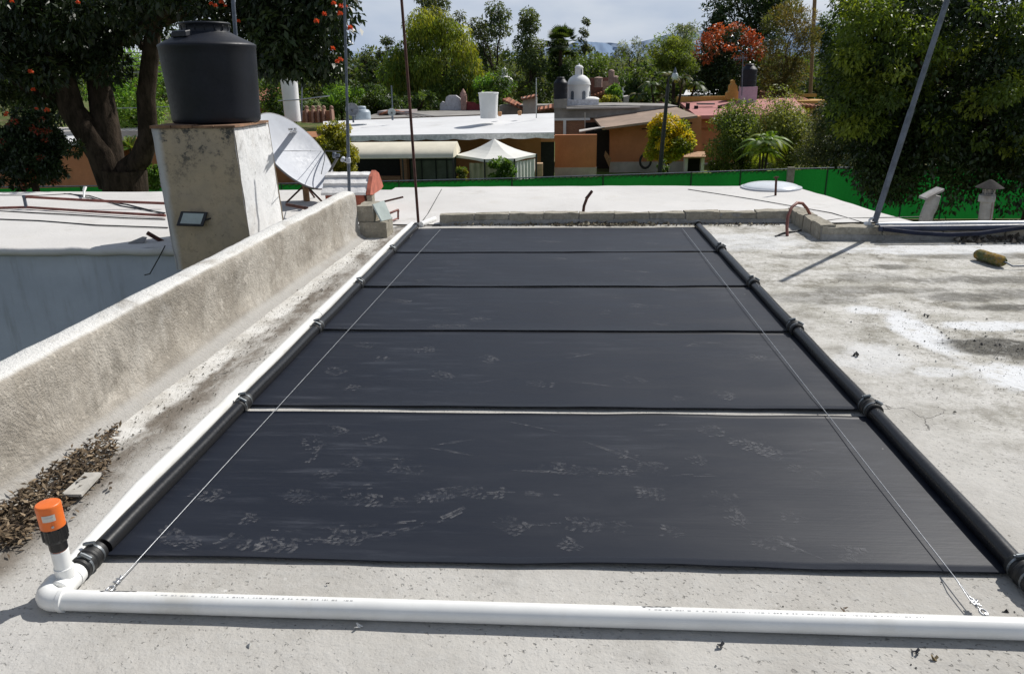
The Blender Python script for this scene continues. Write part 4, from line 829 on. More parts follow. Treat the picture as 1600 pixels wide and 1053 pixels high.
# single scraps one can point at
q = [g(96, 776, .022), g(128, 776, .022), g(160, 741, .03), g(134, 742, .03)]; b = MB(); b.thick(q, (0.0, 0.0, 0.012)); single(b, "flat_tile", plain("grey_flat_tile", (0.43, 0.41, 0.37), .85, var=.2, sc=20), "flat grey tile lying on the dry leaves in the gutter", "tile", q[0])
def scrap(px, py, s, col, lb, nm, seed):
    rk = random.Random(seed); p = g(px, py, .005); b = MB()
    for k in range(3):
        c = p+Vector((rk.uniform(-s, s)*.5, rk.uniform(-s, s)*.4, 0)); a = rk.uniform(0, 6.28); u = Vector((math.cos(a), math.sin(a), 0.25)); v = Vector((-math.sin(a), math.cos(a), .35))
        b.thick([c-u*s*.5-v*s*.2, c+u*s*.5-v*s*.15+Vector((0, 0, s*.3)), c+u*s*.35+v*s*.3+Vector((0, 0, s*.45)), c-u*s*.4+v*s*.25], (0, 0, .002))
    single(b, nm, plain(nm+"_"+str(seed), col, .85), lb, "scrap", p)
scrap(1127, 1010, .016, (0.05, 0.05, 0.055), "small dark crumpled scrap in front of the white pipe at centre right", "crumpled_scrap", 1)
scrap(1431, 1020, .014, (0.04, 0.04, 0.05), "tiny dark scrap in front of the white pipe near the right corner", "crumpled_scrap", 2)
scrap(1462, 1030, .014, (0.25, 0.19, 0.1), "small tan dry scrap in front of the white pipe near the right corner", "dry_scrap", 3)
scrap(1318, 952, .016, (0.16, 0.11, 0.07), "small brown scrap between the near sheet and the white pipe", "dry_scrap", 4)
scrap(512, 912, .007, (0.06, 0.055, 0.05), "tiny dark pebble between near sheet and white pipe at centre left", "pebble", 5)
scrap(560, 979, .016, (0.78, 0.78, 0.76), "white paper fleck lying in the shadow of the white pipe", "paper_fleck", 6)
scrap(1340, 555, .03, (0.05, 0.05, 0.05), "dark twig scrap on the pale roof right of the collectors", "dry_scrap", 7)
scrap(1447, 494, .022, (0.04, 0.04, 0.045), "dark lump on the spilt white paint", "crumpled_scrap", 8)
# ------------------------------------------------------------------ terrain
def grass_mat(name, a, b, dry):
    n = NT(name); f = n.noise(0.25, 6, .6); f2 = n.noise(4, 6, .7); c = n.mix(n.rmp(f2, .35, .7), a, b); c = n.mix(n.rmp(f, .48, .66), c, dry); n.bump(f2, .05); return n.out(c, .95, .1)
M['ground'] = grass_mat("garden_ground", (0.075, 0.10, 0.03), (0.11, 0.13, 0.04), (0.17, 0.13, 0.075))
M['lawn'] = grass_mat("mown_grass", (0.09, 0.15, 0.035), (0.14, 0.20, 0.05), (0.16, 0.19, 0.06))
b = MB(); b.slab([(-6000, -3000), (6000, -3000), (6000, 9000), (-6000, 9000)], GZ-.5, GZ-0.02); struct(b, "ground", M['ground'])
b = MB(); vs = [(-12, 32.5, GZ), (19, 32.5, GZ), (24, 46.5, GZ), (-12, 46.5, GZ)]; b.add(vs, [[0, 1, 2, 3]]); struct(b, "lawn", M['lawn'])
# hazy hills
def hills(name, Y, prof, col):
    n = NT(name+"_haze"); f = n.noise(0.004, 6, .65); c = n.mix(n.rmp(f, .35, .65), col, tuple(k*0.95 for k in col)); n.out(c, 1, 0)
    b = MB(); rows_ = 10; vs = []; pr = []
    for (px, py), (qx, qy) in zip(prof[:-1], prof[1:]):
        for k in range(12): pr.append((px+(qx-px)*k/12, py+(qy-py)*k/12))
    for i, (px, py) in enumerate(pr):
        p = at(px, py, Y); zt = p.z*(1+0.06*mnoise.noise((px*.03, 0, Y)))
        for j in range(rows_+1):
            f_ = j/rows_; vs.append((p.x*(1-.0), Y-900*(1-f_)*1.0+140*mnoise.noise((i*.3, j*.6, 2)), GZ+(zt-GZ)*(f_**1.1)+30*f_*(1-f_)*mnoise.noise((i*.4, j*.9, 5))))
    m_ = rows_+1; b.add(vs, [[i*m_+j, (i+1)*m_+j, (i+1)*m_+j+1, i*m_+j+1] for i in range(len(pr)-1) for j in range(rows_)], True)
    struct(b, name, n.m)
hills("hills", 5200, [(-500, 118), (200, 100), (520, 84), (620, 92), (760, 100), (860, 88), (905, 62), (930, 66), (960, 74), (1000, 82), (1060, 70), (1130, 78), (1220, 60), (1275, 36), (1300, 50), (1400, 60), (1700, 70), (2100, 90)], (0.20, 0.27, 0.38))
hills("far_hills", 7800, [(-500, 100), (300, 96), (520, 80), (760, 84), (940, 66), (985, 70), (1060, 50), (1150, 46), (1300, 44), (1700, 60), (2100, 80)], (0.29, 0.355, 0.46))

# ------------------------------------------------------------------ green screen fence
fa, fb = at(-60, 294, 25.5), at(440, 289, 27.0)
def fence_pts(): return [at(-200, 296, 25.0), at(440, 288, 27.0), at(800, 279.5, 28.6), at(1080, 270.5, 30.0), at(1234, 265, 30.2), at(1352, 262, 30.2), at(1480, 259, 30.0), at(1760, 250, 30.0)]
n = NT("green_shade_cloth"); f = n.noise(1.5, 5, .6); sp = n.sep(n.co(kind='Generated')); st = n.mth('SINE', n.mul(n.sep()[0], 26)); c = n.mix(n.rmp(f, .35, .7), (0.011, 0.16, 0.026), (0.015, 0.21, 0.034)); c = n.mix(n.mul(n.rmp(st, .7, 1), .15), c, (0.005, 0.06, 0.012)); n.bump(n.noise(3, 4), .06)
n.out(c, .75, .25); tr = n.n("BsdfTranslucent"); n.put(tr.inputs[0], (0.008, 0.17, 0.022)); ms = n.n("MixShader"); ms.inputs[0].default_value = .36; n.t.links.new(n.b.outputs[0], ms.inputs[1]); n.t.links.new(tr.outputs[0], ms.inputs[2]); n.t.links.new(ms.outputs[0], n.o.inputs[0]); M['cloth'] = n.m
fpnt = fence_pts(); fe = thing("screen_fence", "long fence covered in bright green screen cloth behind the white roof", "fence", (fpnt[2].x, fpnt[2].y, GZ))
b = MB(); vs = []; N_ = 0; posts = []
for (p, q) in zip(fpnt[:-1], fpnt[1:]):
    for k in range(24): 
        r_ = p.lerp(q, k/24); u = N_/8; vs += [(r_.x, r_.y+.05*math.sin(u*2.1), r_.z-.03+.012*math.sin(u*5)), (r_.x, r_.y+.09*math.sin(u*2.6), (r_.z+GZ)/2), (r_.x, r_.y, GZ)]; N_ += 1
    posts += [p, p.lerp(q, .5)]
b.add(vs, [[3*i+j, 3*i+3+j, 3*i+4+j, 3*i+1+j] for i in range(N_-1) for j in range(2)], True); b.build("screen_cloth", M['cloth'], fe)
b = MB(); b.tube([p+Vector((0, -.03, .02)) for p in fpnt], 0.022, 8); b.build("top_rail", M['steel_dull'], fe)
# scalloped lacing of the cloth onto the rail
b = MB()
for (p, q) in zip(fpnt[1:4], fpnt[2:5]):
    m_ = int((q-p).length/.22)
    for k in range(m_): r_ = p.lerp(q, k/m_); b.add([r_+Vector((0, -.06, -.02)), r_+Vector((.12, -.06, -.02)), r_+Vector((.06, -.06, -.11))], [[0, 2, 1]])

prev_ = b; b = MB(); o_ = len(prev_.f); vs = []
strip = [r for r in prev_.v]
for i in range(0, len(strip), 3): vs += [strip[i]+Vector((0, 0, .03)), strip[i], strip[i+2]+Vector((0, 0, .03)), strip[i+2]]
b.add(vs, [[2*i, 2*i+1, 2*i+3, 2*i+2] for i in range(len(vs)//2-1)]); b.build("scalloped_hem", plain("dark_green_hem", (0.006, 0.06, 0.014), .7), fe)
for p in posts:
    b = MB(); b.tube([Vector((p.x, p.y-.06, GZ)), Vector((p.x, p.y-.06, p.z+.04))], .03, 8); b.build("fence_post", plain("post_green", (0.01, 0.05, 0.015), .6) if len(posts) and p is posts[0] else bpy.data.materials["post_green"], fe)
p = fpnt[4]; b = MB(); b.box((p.x-.12, p.y-.20, GZ), (p.x+.14, p.y-.06, p.z+.10)); single(b, "concrete_post", M['block'], "grey concrete post standing against the green fence near the skylight dome", "post", (p.x, p.y, GZ))

# ------------------------------------------------------------------ houses
def P3(px, py, Y): return at(px, py, Y)
def fquad(mb, x0, y0, x1, y1, Y, dep, mi=0):     # front rectangle from picture corners at distance Y, built back by dep
    a = at(x0, (y0+y1)/2, Y).x; c = at(x1, (y0+y1)/2, Y).x; xm = (x0+x1)/2; z1 = at(xm, y0, Y).z; z0 = at(xm, y1, Y).z
    mb.box((a, Y, z0), (c, Y+dep, z1), mi); return a, c, z0, z1
def fpoly(mb, pts, Y, dep, mi=0): mb.thick([at(x, y, Y) for x, y in pts][::-1], (0, dep, 0), mi)
M['ochre'] = plain("ochre_orange_render", (0.52, 0.215, 0.10), .9, var=.14, sc=.7, dirt=(0.36, 0.15, 0.06), bump=.01)
M['ochre_dark'] = plain("brown_orange_render", (0.34, 0.14, 0.055), .9, var=.2, sc=.8)
M['skirt'] = plain("grey_plinth", (0.46, 0.43, 0.40), .9, var=.15, sc=2)
M['white_wall'] = plain("white_render", (0.74, 0.74, 0.73), .85, var=.08, sc=1, dirt=(0.6, 0.58, 0.55))
M['grey_con'] = plain("grey_concrete", (0.27, 0.255, 0.235), .9, var=.3, sc=.8, dirt=(0.14, 0.13, 0.12))
M['dark'] = plain("dark_interior", (0.012, 0.011, 0.010), .9)
M['cream'] = plain("cream_canvas", (0.66, 0.61, 0.49), .8, var=.08, sc=2)
M['canvas'] = plain("white_canvas", (0.72, 0.71, 0.66), .8, var=.06, sc=2)
M['curtain'] = plain("olive_curtain", (0.38, 0.36, 0.24), .85, var=.2, sc=3)
M['roof_brown'] = plain("brown_sheet_roof", (0.30, 0.215, 0.16), .85, var=.2, sc=.9, dirt=(0.22, 0.16, 0.12))
M['roof_pink'] = plain("pink_red_roof", (0.40, 0.155, 0.14), .8, var=.12, sc=.8, dirt=(0.33, 0.15, 0.13))
M['white_sheet'] = plain("white_painted_roof", (0.66, 0.66, 0.66), .7, var=.06, sc=.6, dirt=(0.52, 0.51, 0.5))
n = NT("terracotta_tiles"); X = n.sep()[0]; s_ = n.mth('SINE', n.mul(X, 22)); c = n.mix(n.rmp(n.noise(3, 5), .3, .7), (0.40, 0.17, 0.10), (0.30, 0.12, 0.07)); c = n.mix(n.mul(n.rmp(s_, .2, -.9), .6), c, (0.12, 0.05, 0.03)); n.bump(s_, .06); M['tiles'] = n.out(c, .85, .2)
n = NT("rust_brick_panel"); br = n.n("TexBrick"); n.put(br.inputs['Vector'], n.co(rot=(R(90), 0, 0))); br.inputs['Scale'].default_value = 4; n.put(br.inputs['Color1'], (0.33, 0.16, 0.09)); n.put(br.inputs['Color2'], (0.26, 0.12, 0.07)); n.put(br.inputs['Mortar'], (0.32, 0.24, 0.18)); M['brick_panel'] = n.out(br.outputs[0], .9, .2)

# long white-roofed house
H1 = thing("white_roofed_house", "long low house with a white sheet roof and shaded brown front", "house", (at(680, 210, 36).x, 36, GZ))
Yh = 36.0; eL, eR = at(505, 213, Yh), at(866, 207, Yh); bL, bR = at(505, 190, 43), at(866, 177, 43)
b = MB(); b.thick([eL, eR, bR, bL], (0, 0, -.10)); b.build("roof", M['white_sheet'], H1)
b = MB(); vs = []; nsc = 140
for i in range(nsc+1):
    p = eL.lerp(eR, i/nsc)+Vector((0, -.02, -.02)); h_ = .20+.06*abs(math.sin(i*.19+.6)); vs += [p, p-Vector((0, 0, h_))]
b.add(vs, [[2*i, 2*i+2, 2*i+3, 2*i+1] for i in range(nsc)]); b.build("scalloped_valance", plain("shaded_valance", (0.72, 0.71, 0.70), .8), H1)
b = MB(); xl, xr = at(505, 240, 38.5).x, at(845, 240, 38.5).x; b.box((xl-10, 38.5, GZ), (xr, 42.8, at(700, 212, 38.5).z)); b.build("wall", M['ochre_dark'], H1)
b = MB(); fquad(b, 556, 246, 625, 285, 38.42, .05); b.build("dark_opening", M['dark'], H1)
b = MB(); fquad(b, 640, 244, 712, 285, 38.40, .05); b.build("curtained_window", plain("grey_green_glass", (0.15, 0.165, 0.14), .35, var=.3, sc=2), H1)
for x in (641, 659, 681, 698, 711):
    b = MB(); fquad(b, x-.9, 244, x+.9, 285, 38.33, .05); b.build("window_bar", M['dark_metal'], H1)
b = MB(); fquad(b, 640, 249, 712, 251, 38.30, .03); b.build("window_rail", M['dark_metal'], H1)
b = MB(); fquad(b, 626, 244, 636, 290, 37.6, .5); b.build("brick_pillar", M['brick_panel'], H1)
b = MB(); fquad(b, 560, 276, 626, 300, 37.6, .3); b.build("low_wall", M['brick_panel'], H1)
b = MB(); fquad(b, 842, 213, 867, 222, 38.6, .4); b.build("lintel", M['ochre'], H1)
b = MB(); fquad(b, 843, 221, 866, 290, 38.7, .2); b.build("doorway", M['dark'], H1)
# roof-top things on it
def cyl_thing(name, mats, px, ptop, pbot, hw, Y, label, cat, flare=0.0, parts=True):
    c = at(px, pbot, Y); s = mpp(Y); h = (pbot-ptop)*s; r_ = hw*s; t = thing(name, label, cat, (c.x, Y, c.z)); q = (c.x, Y, c.z)
    b = MB(); b.lathe(q, [(r_*.93, 0), (r_*(.95+flare*.5), h*.5), (r_*(1+flare), h*.93)], 28); b.build("tank_body", mats[0], t)
    b = MB(); b.lathe(q, [(r_*(1.03+flare), h*.93), (r_*(1.06+flare), h*.95), (r_*(1.04+flare), h*.985), (r_*.3, h), (0, h)], 28); b.build("tank_lid", mats[1], t); return t
cyl_thing("water_tank", (M['white_wall'], M['white_wall']), 764, 147, 185, 14, 39.6, "white cylindrical tank standing on the long white roof", "water tank", .06)
c = at(566, 187, 41); s = mpp(41); bt = thing("water_tank", "low pale blue grey rounded tank on the left of the white roof", "water tank", c)
b = MB(); blue = plain("pale_blue_plastic", (0.36, 0.42, 0.47), .5, var=.08)
b.lathe((c.x, c.y, c.z), [(13*s, 0), (13.5*s, 2*s), (13*s, 11*s), (11*s, 14*s), (8*s, 15*s)], 24); b.build("tank_body", blue, bt); b = MB(); b.lathe((c.x, c.y, c.z), [(7*s, 14.5*s), (7*s, 18.5*s), (6*s, 19.5*s), (0, 20*s)], 20); b.build("tank_lid", blue, bt)
def small_dish(px, py, r_px, Y, lab, grey):
    c = at(px, py, Y); s = mpp(Y); t = thing("small_dish", lab, "satellite dish", (c.x, Y, c.z-r_px*s*1.3)); nd = Vector((.25, -.9, .35)).normalized(); b = MB(); r_ = r_px*s
    b.lathe(c, [(r_*k/5, .22*r_*(k/5)**2) for k in range(6)]+[(r_*1.02, .2*r_), (r_*.98, .17*r_)], 24, nd, 0, True, False); b.build("dish_reflector", plain("dish_"+str(px), grey, .5), t)
    b = MB(); b.tube([c, c+nd*r_*.9-Vector((0, 0, r_*.5))], .03, 6); b.build("feed_arm", M['dark_metal'], t); b = MB(); b.tube([c+Vector((0, .05, 0)), Vector((c.x, Y+.1, c.z-r_*1.9))], .05, 6); b.build("mount_pole", M['steel_dull'], t)
small_dish(550, 172, 10, 40.5, "grey small satellite dish beside the pale blue tank", (0.24, 0.245, 0.26)); small_dish(612, 176, 6, 40.5, "tiny pale satellite dish on a pole over the white roof", (0.5, 0.53, 0.5))
def pole(name, px0, y0, px1, y1, Y, r_, mat, lab, cat="pole"):
    b = MB(); b.tube([at(px0, y0, Y), at(px1, y1, Y)], r_, 6); return single(b, name, mat, lab, cat, at(px0, y0, Y))
pole("aerial_pole", 614, 188, 611.5, 134, 40.6, .035, M['steel_dull'], "thin aerial pole rising by the tiny pale dish"); pole("aerial_pole", 838, 185, 838, 122, 40.5, .03, M['steel'], "thin bright rod near the right end of the white roof")
for px, lb in ((781, "small orange clay pot on the white roof beside the white tank"), (812, "small orange clay pot on the white roof right of the white tank")):
    c = at(px, 182 if px < 800 else 180.5, 40.6); s = mpp(40.6); b = MB(); b.lathe(c, [(2.4*s, 0), (3*s, 3*s), (3.2*s, 6*s), (2*s, 7*s), (1.4*s, 7*s)], 14); single(b, "clay_pot", plain("clay", (0.42, 0.22, 0.10), .8), lb, "pot", c)
# arched awning and tent
aw = thing("arched_awning", "cream arched awning in front of the white roofed house", "awning", (at(635, 246, 33).x, 33, GZ))
b = MB(); vs = []; xa, xb = at(520, 235, 33).x, at(708, 235, 33).x; zb_ = at(640, 247, 33).z; zt_ = at(640, 223, 34.2).z; n_ = 10
for k in range(n_+1):
    a = R(8+100*k/n_); y = 34.6-1.6*math.cos(R(100*k/n_)*.9); z = zb_+(zt_-zb_)*math.sin(R(90)*k/n_); vs += [(xa, y, z), (xb, y, z)]
b.add(vs, [[2*k, 2*k+1, 2*k+3, 2*k+2] for k in range(n_)], True); b.add([(xb, 33, zb_-.02)]+[vs[2*k+1] for k in range(n_+1)]+[(xb, 36, zb_)], [list(range(n_+3))[::-1]], False); b.build("awning_fabric", M['cream'], aw)
b = MB(); b.tube([(xb, 33, zb_), (xa, 33, zb_)], .03, 6); b.build("front_bar", M['cream'], aw)
for x in (xb-.02, xa+3):
    b = MB(); b.tube([(x, 33.02, GZ), (x, 33.02, zb_)], .035, 8); b.build("awning_post", M['dark_metal'], aw)
tn = thing("garden_tent", "white garden tent with peaked roof and drawn olive side curtains", "tent", (at(773, 275, 33).x, 33, GZ))
Yt = 33.0; pk = at(772, 217, Yt+1.6); cs = [at(711, 242, Yt+1.5), at(757, 249, Yt), at(804, 248, Yt), at(838, 241, Yt+1.3), at(800, 236, Yt+3.4), at(745, 236, Yt+3.4)]
b = MB(); m2 = []; K = 6
for i in range(6):
    a, c = cs[i], cs[(i+1) % 6]
    for k in range(K):
        pass
    vs = []
    for k in range(K+1):
        f = k/K; l_, r2 = pk.lerp(a, f), pk.lerp(c, f); sag = -.10*math.sin(math.pi*f); vs += [l_+Vector((0, 0, sag)), r2+Vector((0, 0, sag))]
    b.add(vs, [[2*k, 2*k+1, 2*k+3, 2*k+2] for k in range(K)]); b.add([a, c, c-Vector((0, 0, .13)), a.lerp(c, .5)-Vector((0, 0, .10)), a-Vector((0, 0, .13))], [[0, 1, 2, 3, 4]])
b.build("tent_roof", M['canvas'], tn)
for i in (0, 1, 2, 3):
    b = MB(); b.tube([Vector((cs[i].x, cs[i].y, GZ)), cs[i]], .035, 8); b.build("tent_leg", M['dark_metal'], tn)
def curtain(a, c, mat):
    b = MB(); vs = []; m_ = 36
    for k in range(m_+1): p = a.lerp(c, k/m_)+Vector((0, .05*math.sin(k*1.1), -.14)); vs += [p, Vector((p.x, p.y, GZ+.1))]
    b.add(vs, [[2*k, 2*k+2, 2*k+3, 2*k+1] for k in range(m_)], True); return b.build("side_curtain", mat, tn)
curtain(at(733, 250, Yt+.7), at(788, 249, Yt+.2), M['curtain']); curtain(at(804, 249, Yt+.1), at(836, 243, Yt+1.3), M['canvas']); curtain(at(815, 243, Yt+3), at(755, 243, Yt+3.2), M['curtain'])
b = MB(); fquad(b, 838, 256, 848, 276, 34.5, .5); single(b, "carton", plain("card", (0.50, 0.33, 0.2), .85), "small tan carton standing right of the garden tent", "box", at(843, 275, 34.5))
# orange wall blocks and brown roofed shed
ow = thing("orange_wall", "plain orange wall block with grey foot left of the brown roofed shed", "wall", (at(900, 270, 43).x, 43, GZ))
b = MB(); a, c, z0, z1 = fquad(b, 867, 211, 932, 276, 43, .35); b.build("wall", M['ochre'], ow)
b = MB(); b.box((a-.02, 42.96, GZ-.1), (c+.02, 43.36, at(900, 262, 43).z)); b.build("plinth", M['skirt'], ow)
SH = thing("orange_shed", "orange house with a sloping brown sheet roof behind the lamp post", "house", (at(1010, 262, 46).x, 46, GZ))
b = MB(); r0, r1, r2, r3 = at(941, 200, 44.5), at(1090, 181, 44.5), at(1050, 165, 50), at(925, 181, 50); b.thick([r0, r1, r2, r3], (0, 0, -.12)); b.build("roof", M['roof_brown'], SH)
b = MB(); b.thick([at(905, 206, 44.3), at(945, 198.5, 44.3), at(945, 197, 46), at(905, 203, 46)], (0, 0, -.05)); b.build("eave_sheet", M['skirt'], SH)
b = MB(); b.thick([at(953, 265, 46), at(1096, 262, 46), at(1096, 182, 46), at(1040, 186, 46), at(953, 199, 46)], (0, 4, 0)); b.build("wall", M['ochre'], SH)
b = MB(); xa, xb = at(953, 255, 46).x, at(1096, 255, 46).x; b.box((xa-.03, 45.93, GZ-.1), (xb, 45.99, at(1000, 253, 46).z)); b.build("plinth", M['skirt'], SH)
b = MB(); fquad(b, 928, 204, 953, 264, 46.5, .3); b.build("dark_gap", M['dark'], SH)
for k in range(7):
    b = MB(); x = 1065+(k % 4)*5+(2.5 if k > 3 else 0); y = 193+(k//4)*4; fquad(b, x-1.6, y-1.4, x+1.6, y+1.4, 45.95, .1); b.build("vent_hole", M['dark'], SH)
b = MB(); b.thick([at(1003, 201.6, 45.9), at(1019, 199.5, 45.9), at(1019, 200.6, 45.9), at(1003, 203, 45.9)], (0, .08, 0)); b.build("wall_slot", M['dark'], SH)
b = MB(); b.thick([at(952, 262, 44.8), at(944, 244, 44.8), at(946, 236, 44.8), at(955, 248, 44.8)], (0, .12, 0)); single(b, "leaning_plank", M['wood'], "old board leaning in the gap beside the orange shed", "plank", at(950, 262, 44.8))
c = at(1008.5, 252, 45.4); b = MB(); s = mpp(45.4); ring = [c+Vector((8.2*s*math.cos(2*math.pi*k/28), 0, 10.5*s*math.sin(2*math.pi*k/28))) for k in range(29)]; b.tube(ring, 1.8*s, 8); single(b, "old_tyre", M['rubber'], "black tyre standing against the orange shed", "tyre", c)
bn = thing("stone_bench", "small shelter slab on white legs against the orange wall", "bench", (at(1085, 262, 45).x, 45, GZ)); b = MB(); b.thick([at(1068, 245.5, 44.6), at(1103, 245, 44.6), at(1101, 237, 45.8), at(1071, 237, 45.8)], (0, 0, -.08)); b.build("slab", plain("tan_slab", (0.42, 0.25, 0.14), .85), bn)
for x in (1072, 1098):
    b = MB(); fquad(b, x-2.5, 247, x+2.5, 268, 44.9, .4); b.build("leg", M['white_wall'], bn)
b = MB(); fquad(b, 1075, 247, 1096, 268, 45.3, .1); b.build("dark_back", M['dark'], bn)
# pink roofed house with long orange wall
PH = thing("pink_roofed_house", "orange house with a flat pinkish red roof behind the shrubs", "house", (at(1160, 255, 50).x, 50, GZ))
b = MB(); b.thick([at(1088, 181, 49), at(1262, 178, 49), at(1240, 153, 58), at(1062, 160, 58)], (0, 0, -.2)); b.build("roof", M['roof_pink'], PH)
b = MB(); b.thick([at(1088, 181.5, 48.9), at(1030, 158, 57), at(1030, 164, 57), at(1080, 186, 48.9)], (0, .3, 0)); b.build("roof_hip", plain("dark_pink_hip", (0.22, 0.085, 0.085), .8), PH)
b = MB(); xa, xb = at(1090, 220, 50).x, at(1262, 220, 50).x; b.box((xa, 50, GZ), (xb, 57, at(1160, 181, 50).z)); b.build("wall", M['ochre'], PH)
b = MB(); b.box((xa-.05, 49.9, GZ), (xb+.05, 49.98, at(1160, 254, 50).z)); b.build("plinth", M['skirt'], PH)
b = MB(); fquad(b, 1090, 200, 1111, 203, 49.9, .1); b.build("cornice", M['ochre_dark'], PH)
for (x, y) in ((1075, 166), (1088, 170), (1125, 169.5), (1140, 166)):
    b = MB(); c = at(x, y, 53); b.box((c.x-.12, c.y, c.z-.2), (c.x+.12, c.y+.2, c.z+.18)); b.build("roof_vent", M['dark'], PH)
b = MB(); b.thick([at(1090, 161.5, 54), at(1117, 161.5, 54), at(1117, 164, 54), at(1090, 164, 54)], (0, .4, 0)); b.build("skylight_strip", M['grey_con'], PH)
b = MB(); fquad(b, 1058, 151, 1140, 160, 58.2, .5); b.build("yellow_parapet", plain("yellow_render", (0.52, 0.30, 0.075), .9, var=.15), PH)
yg = thing("stepped_gable", "small yellow stepped gable with a rounded top", "gable", at(1146, 153, 57.5)); b = MB()
fpoly(b, [(1135, 156), (1136, 146), (1140, 143), (1141, 134), (1144, 131), (1144, 126.5), (1146, 125), (1148.5, 126.5), (1148.5, 131), (1152, 134), (1153, 143), (1157, 146), (1158, 156)], 57.5, .6); b.build("gable_wall", bpy.data.materials["yellow_render"], yg)
# pink pedestal with black tank
pp_ = thing("tank_tower", "pink plastered tower under a black tank at the right", "tower", at(1172, 160, 56)); b = MB(); lilac = plain("lilac_pink_render", (0.48, 0.36, 0.42), .9, var=.1)
a, c, z0, z1 = fquad(b, 1160, 136, 1183, 162, 56, 1.2); b.build("tower_wall", lilac, pp_); b = MB(); fquad(b, 1157.5, 136.5, 1165, 162, 55.9, .6); b.build("tower_buttress", lilac, pp_)
def black_tank(px, ptop, pbot, hw, Y, lab):
    c = at(px, pbot, Y); s = mpp(Y); q = (c.x, Y+.6, c.z); h = (pbot-ptop)*s; r_ = hw*s; t = thing("water_tank", lab, "water tank", q); b = MB()
    b.lathe(q, [(r_, 0), (r_*1.02, h*.25), (r_, h*.27), (r_*1.02, h*.5), (r_, h*.52), (r_*1.02, h*.74), (r_*.95, h*.78), (r_*.6, h*.92)], 28); b.build("tank_body", M['tank'], t)
    b = MB(); b.lathe(q, [(r_*.56, h*.9), (r_*.58, h*.98), (r_*.5, h), (0, h*1.01)], 20); b.build("tank_lid", M['tank'], t)
black_tank(1172, 104, 136, 11.5, 56, "far black tank on the lilac pink tower at the right"); black_tank(876, 124, 157, 10.5, 49, "far black tank on a grey plinth left of the white dome")
an_ = thing("aerial", "television aerial beside the black tank on the pink tower", "aerial", at(1159, 148, 55.5)); b = MB(); b.tube([at(1159, 150, 55.5), at(1161, 86, 55.5)], .035, 6); b.build("aerial_mast", M['steel_dull'], an_); b = MB(); b.tube([at(1146, 92.5, 55.5), at(1168, 91, 55.5)], .025, 5)
for x in range(1148, 1168, 3): b.tube([at(x, 88, 55.4), at(x, 96, 55.4)], .014, 4)
b.build("aerial_bars", M['steel_dull'], an_)
th = thing("tiled_house", "house with a terracotta tile roof behind the pink tower", "house", at(1225, 165, 62)); b = MB(); b.thick([at(1184, 158, 60), at(1300, 168, 60), at(1240, 147, 66), at(1188, 141, 66)], (0, 0, -.15)); b.build("roof", M['tiles'], th); b = MB(); fquad(b, 1190, 158, 1300, 190, 61, 5); b.build("wall", bpy.data.materials["yellow_render"], th); b = MB(); fquad(b, 1246, 147, 1276, 152, 66, 1); b.build("ridge_wall", bpy.data.materials["yellow_render"], th)
wh = thing("white_roof_shed", "far shed with a pale white roof behind the yellow parapet", "shed", at(1098, 150, 70)); b = MB(); b.thick([at(1068, 149, 70), at(1130, 147, 70), at(1122, 140, 75), at(1072, 141, 75)], (0, 0, -.2)); b.build("roof", M['white_sheet'], wh); b = MB(); fquad(b, 1070, 149, 1128, 160, 70.5, 4); b.build("wall", M['skirt'], wh)
pole("aerial_pole", 1135, 140, 1136, 120, 70, .12, M['white_wall'], "short white post behind the yellow stepped gable")
# grey house with the white chapel dome
GH = thing("grey_house", "grey concrete house with brick panels under the white dome", "house", (at(930, 200, 49).x, 49, GZ))
b = MB(); b.thick([at(866, 186, 49), at(935, 184, 49), at(1060, 166, 49), at(960, 164.5, 49), at(866, 167, 49)], (0, 5, 0)); b.build("upper_wall", M['grey_con'], GH)
b = MB(); fquad(b, 866, 186, 935, 216, 49.1, 4.5); b.build("brick_wall", M['brick_panel'], GH)
b = MB(); fquad(b, 866, 185, 922, 188.6, 48.95, .3); b.build("white_beam", M['white_wall'], GH); b = MB(); fquad(b, 880, 188, 884.5, 214, 48.94, .3); b.build("white_column", M['white_wall'], GH)
b = MB(); fquad(b, 915, 192, 942, 212, 48.9, .2); b.build("dark_opening", M['dark'], GH)
b = MB(); b.thick([at(885, 168.5, 48.7), at(1000, 166.5, 48.7), at(1000, 163.8, 52), at(885, 163, 52)], (0, 0, -.10)); b.build("roof_slab", M['skirt'], GH)
b = MB(); fquad(b, 865, 155.5, 886, 170, 48.9, 1.3); b.build("tank_plinth", M['grey_con'], GH)
pole("aerial_pole", 914, 202, 914, 176, 47.5, .03, M['steel'], "thin rod in front of the grey house")
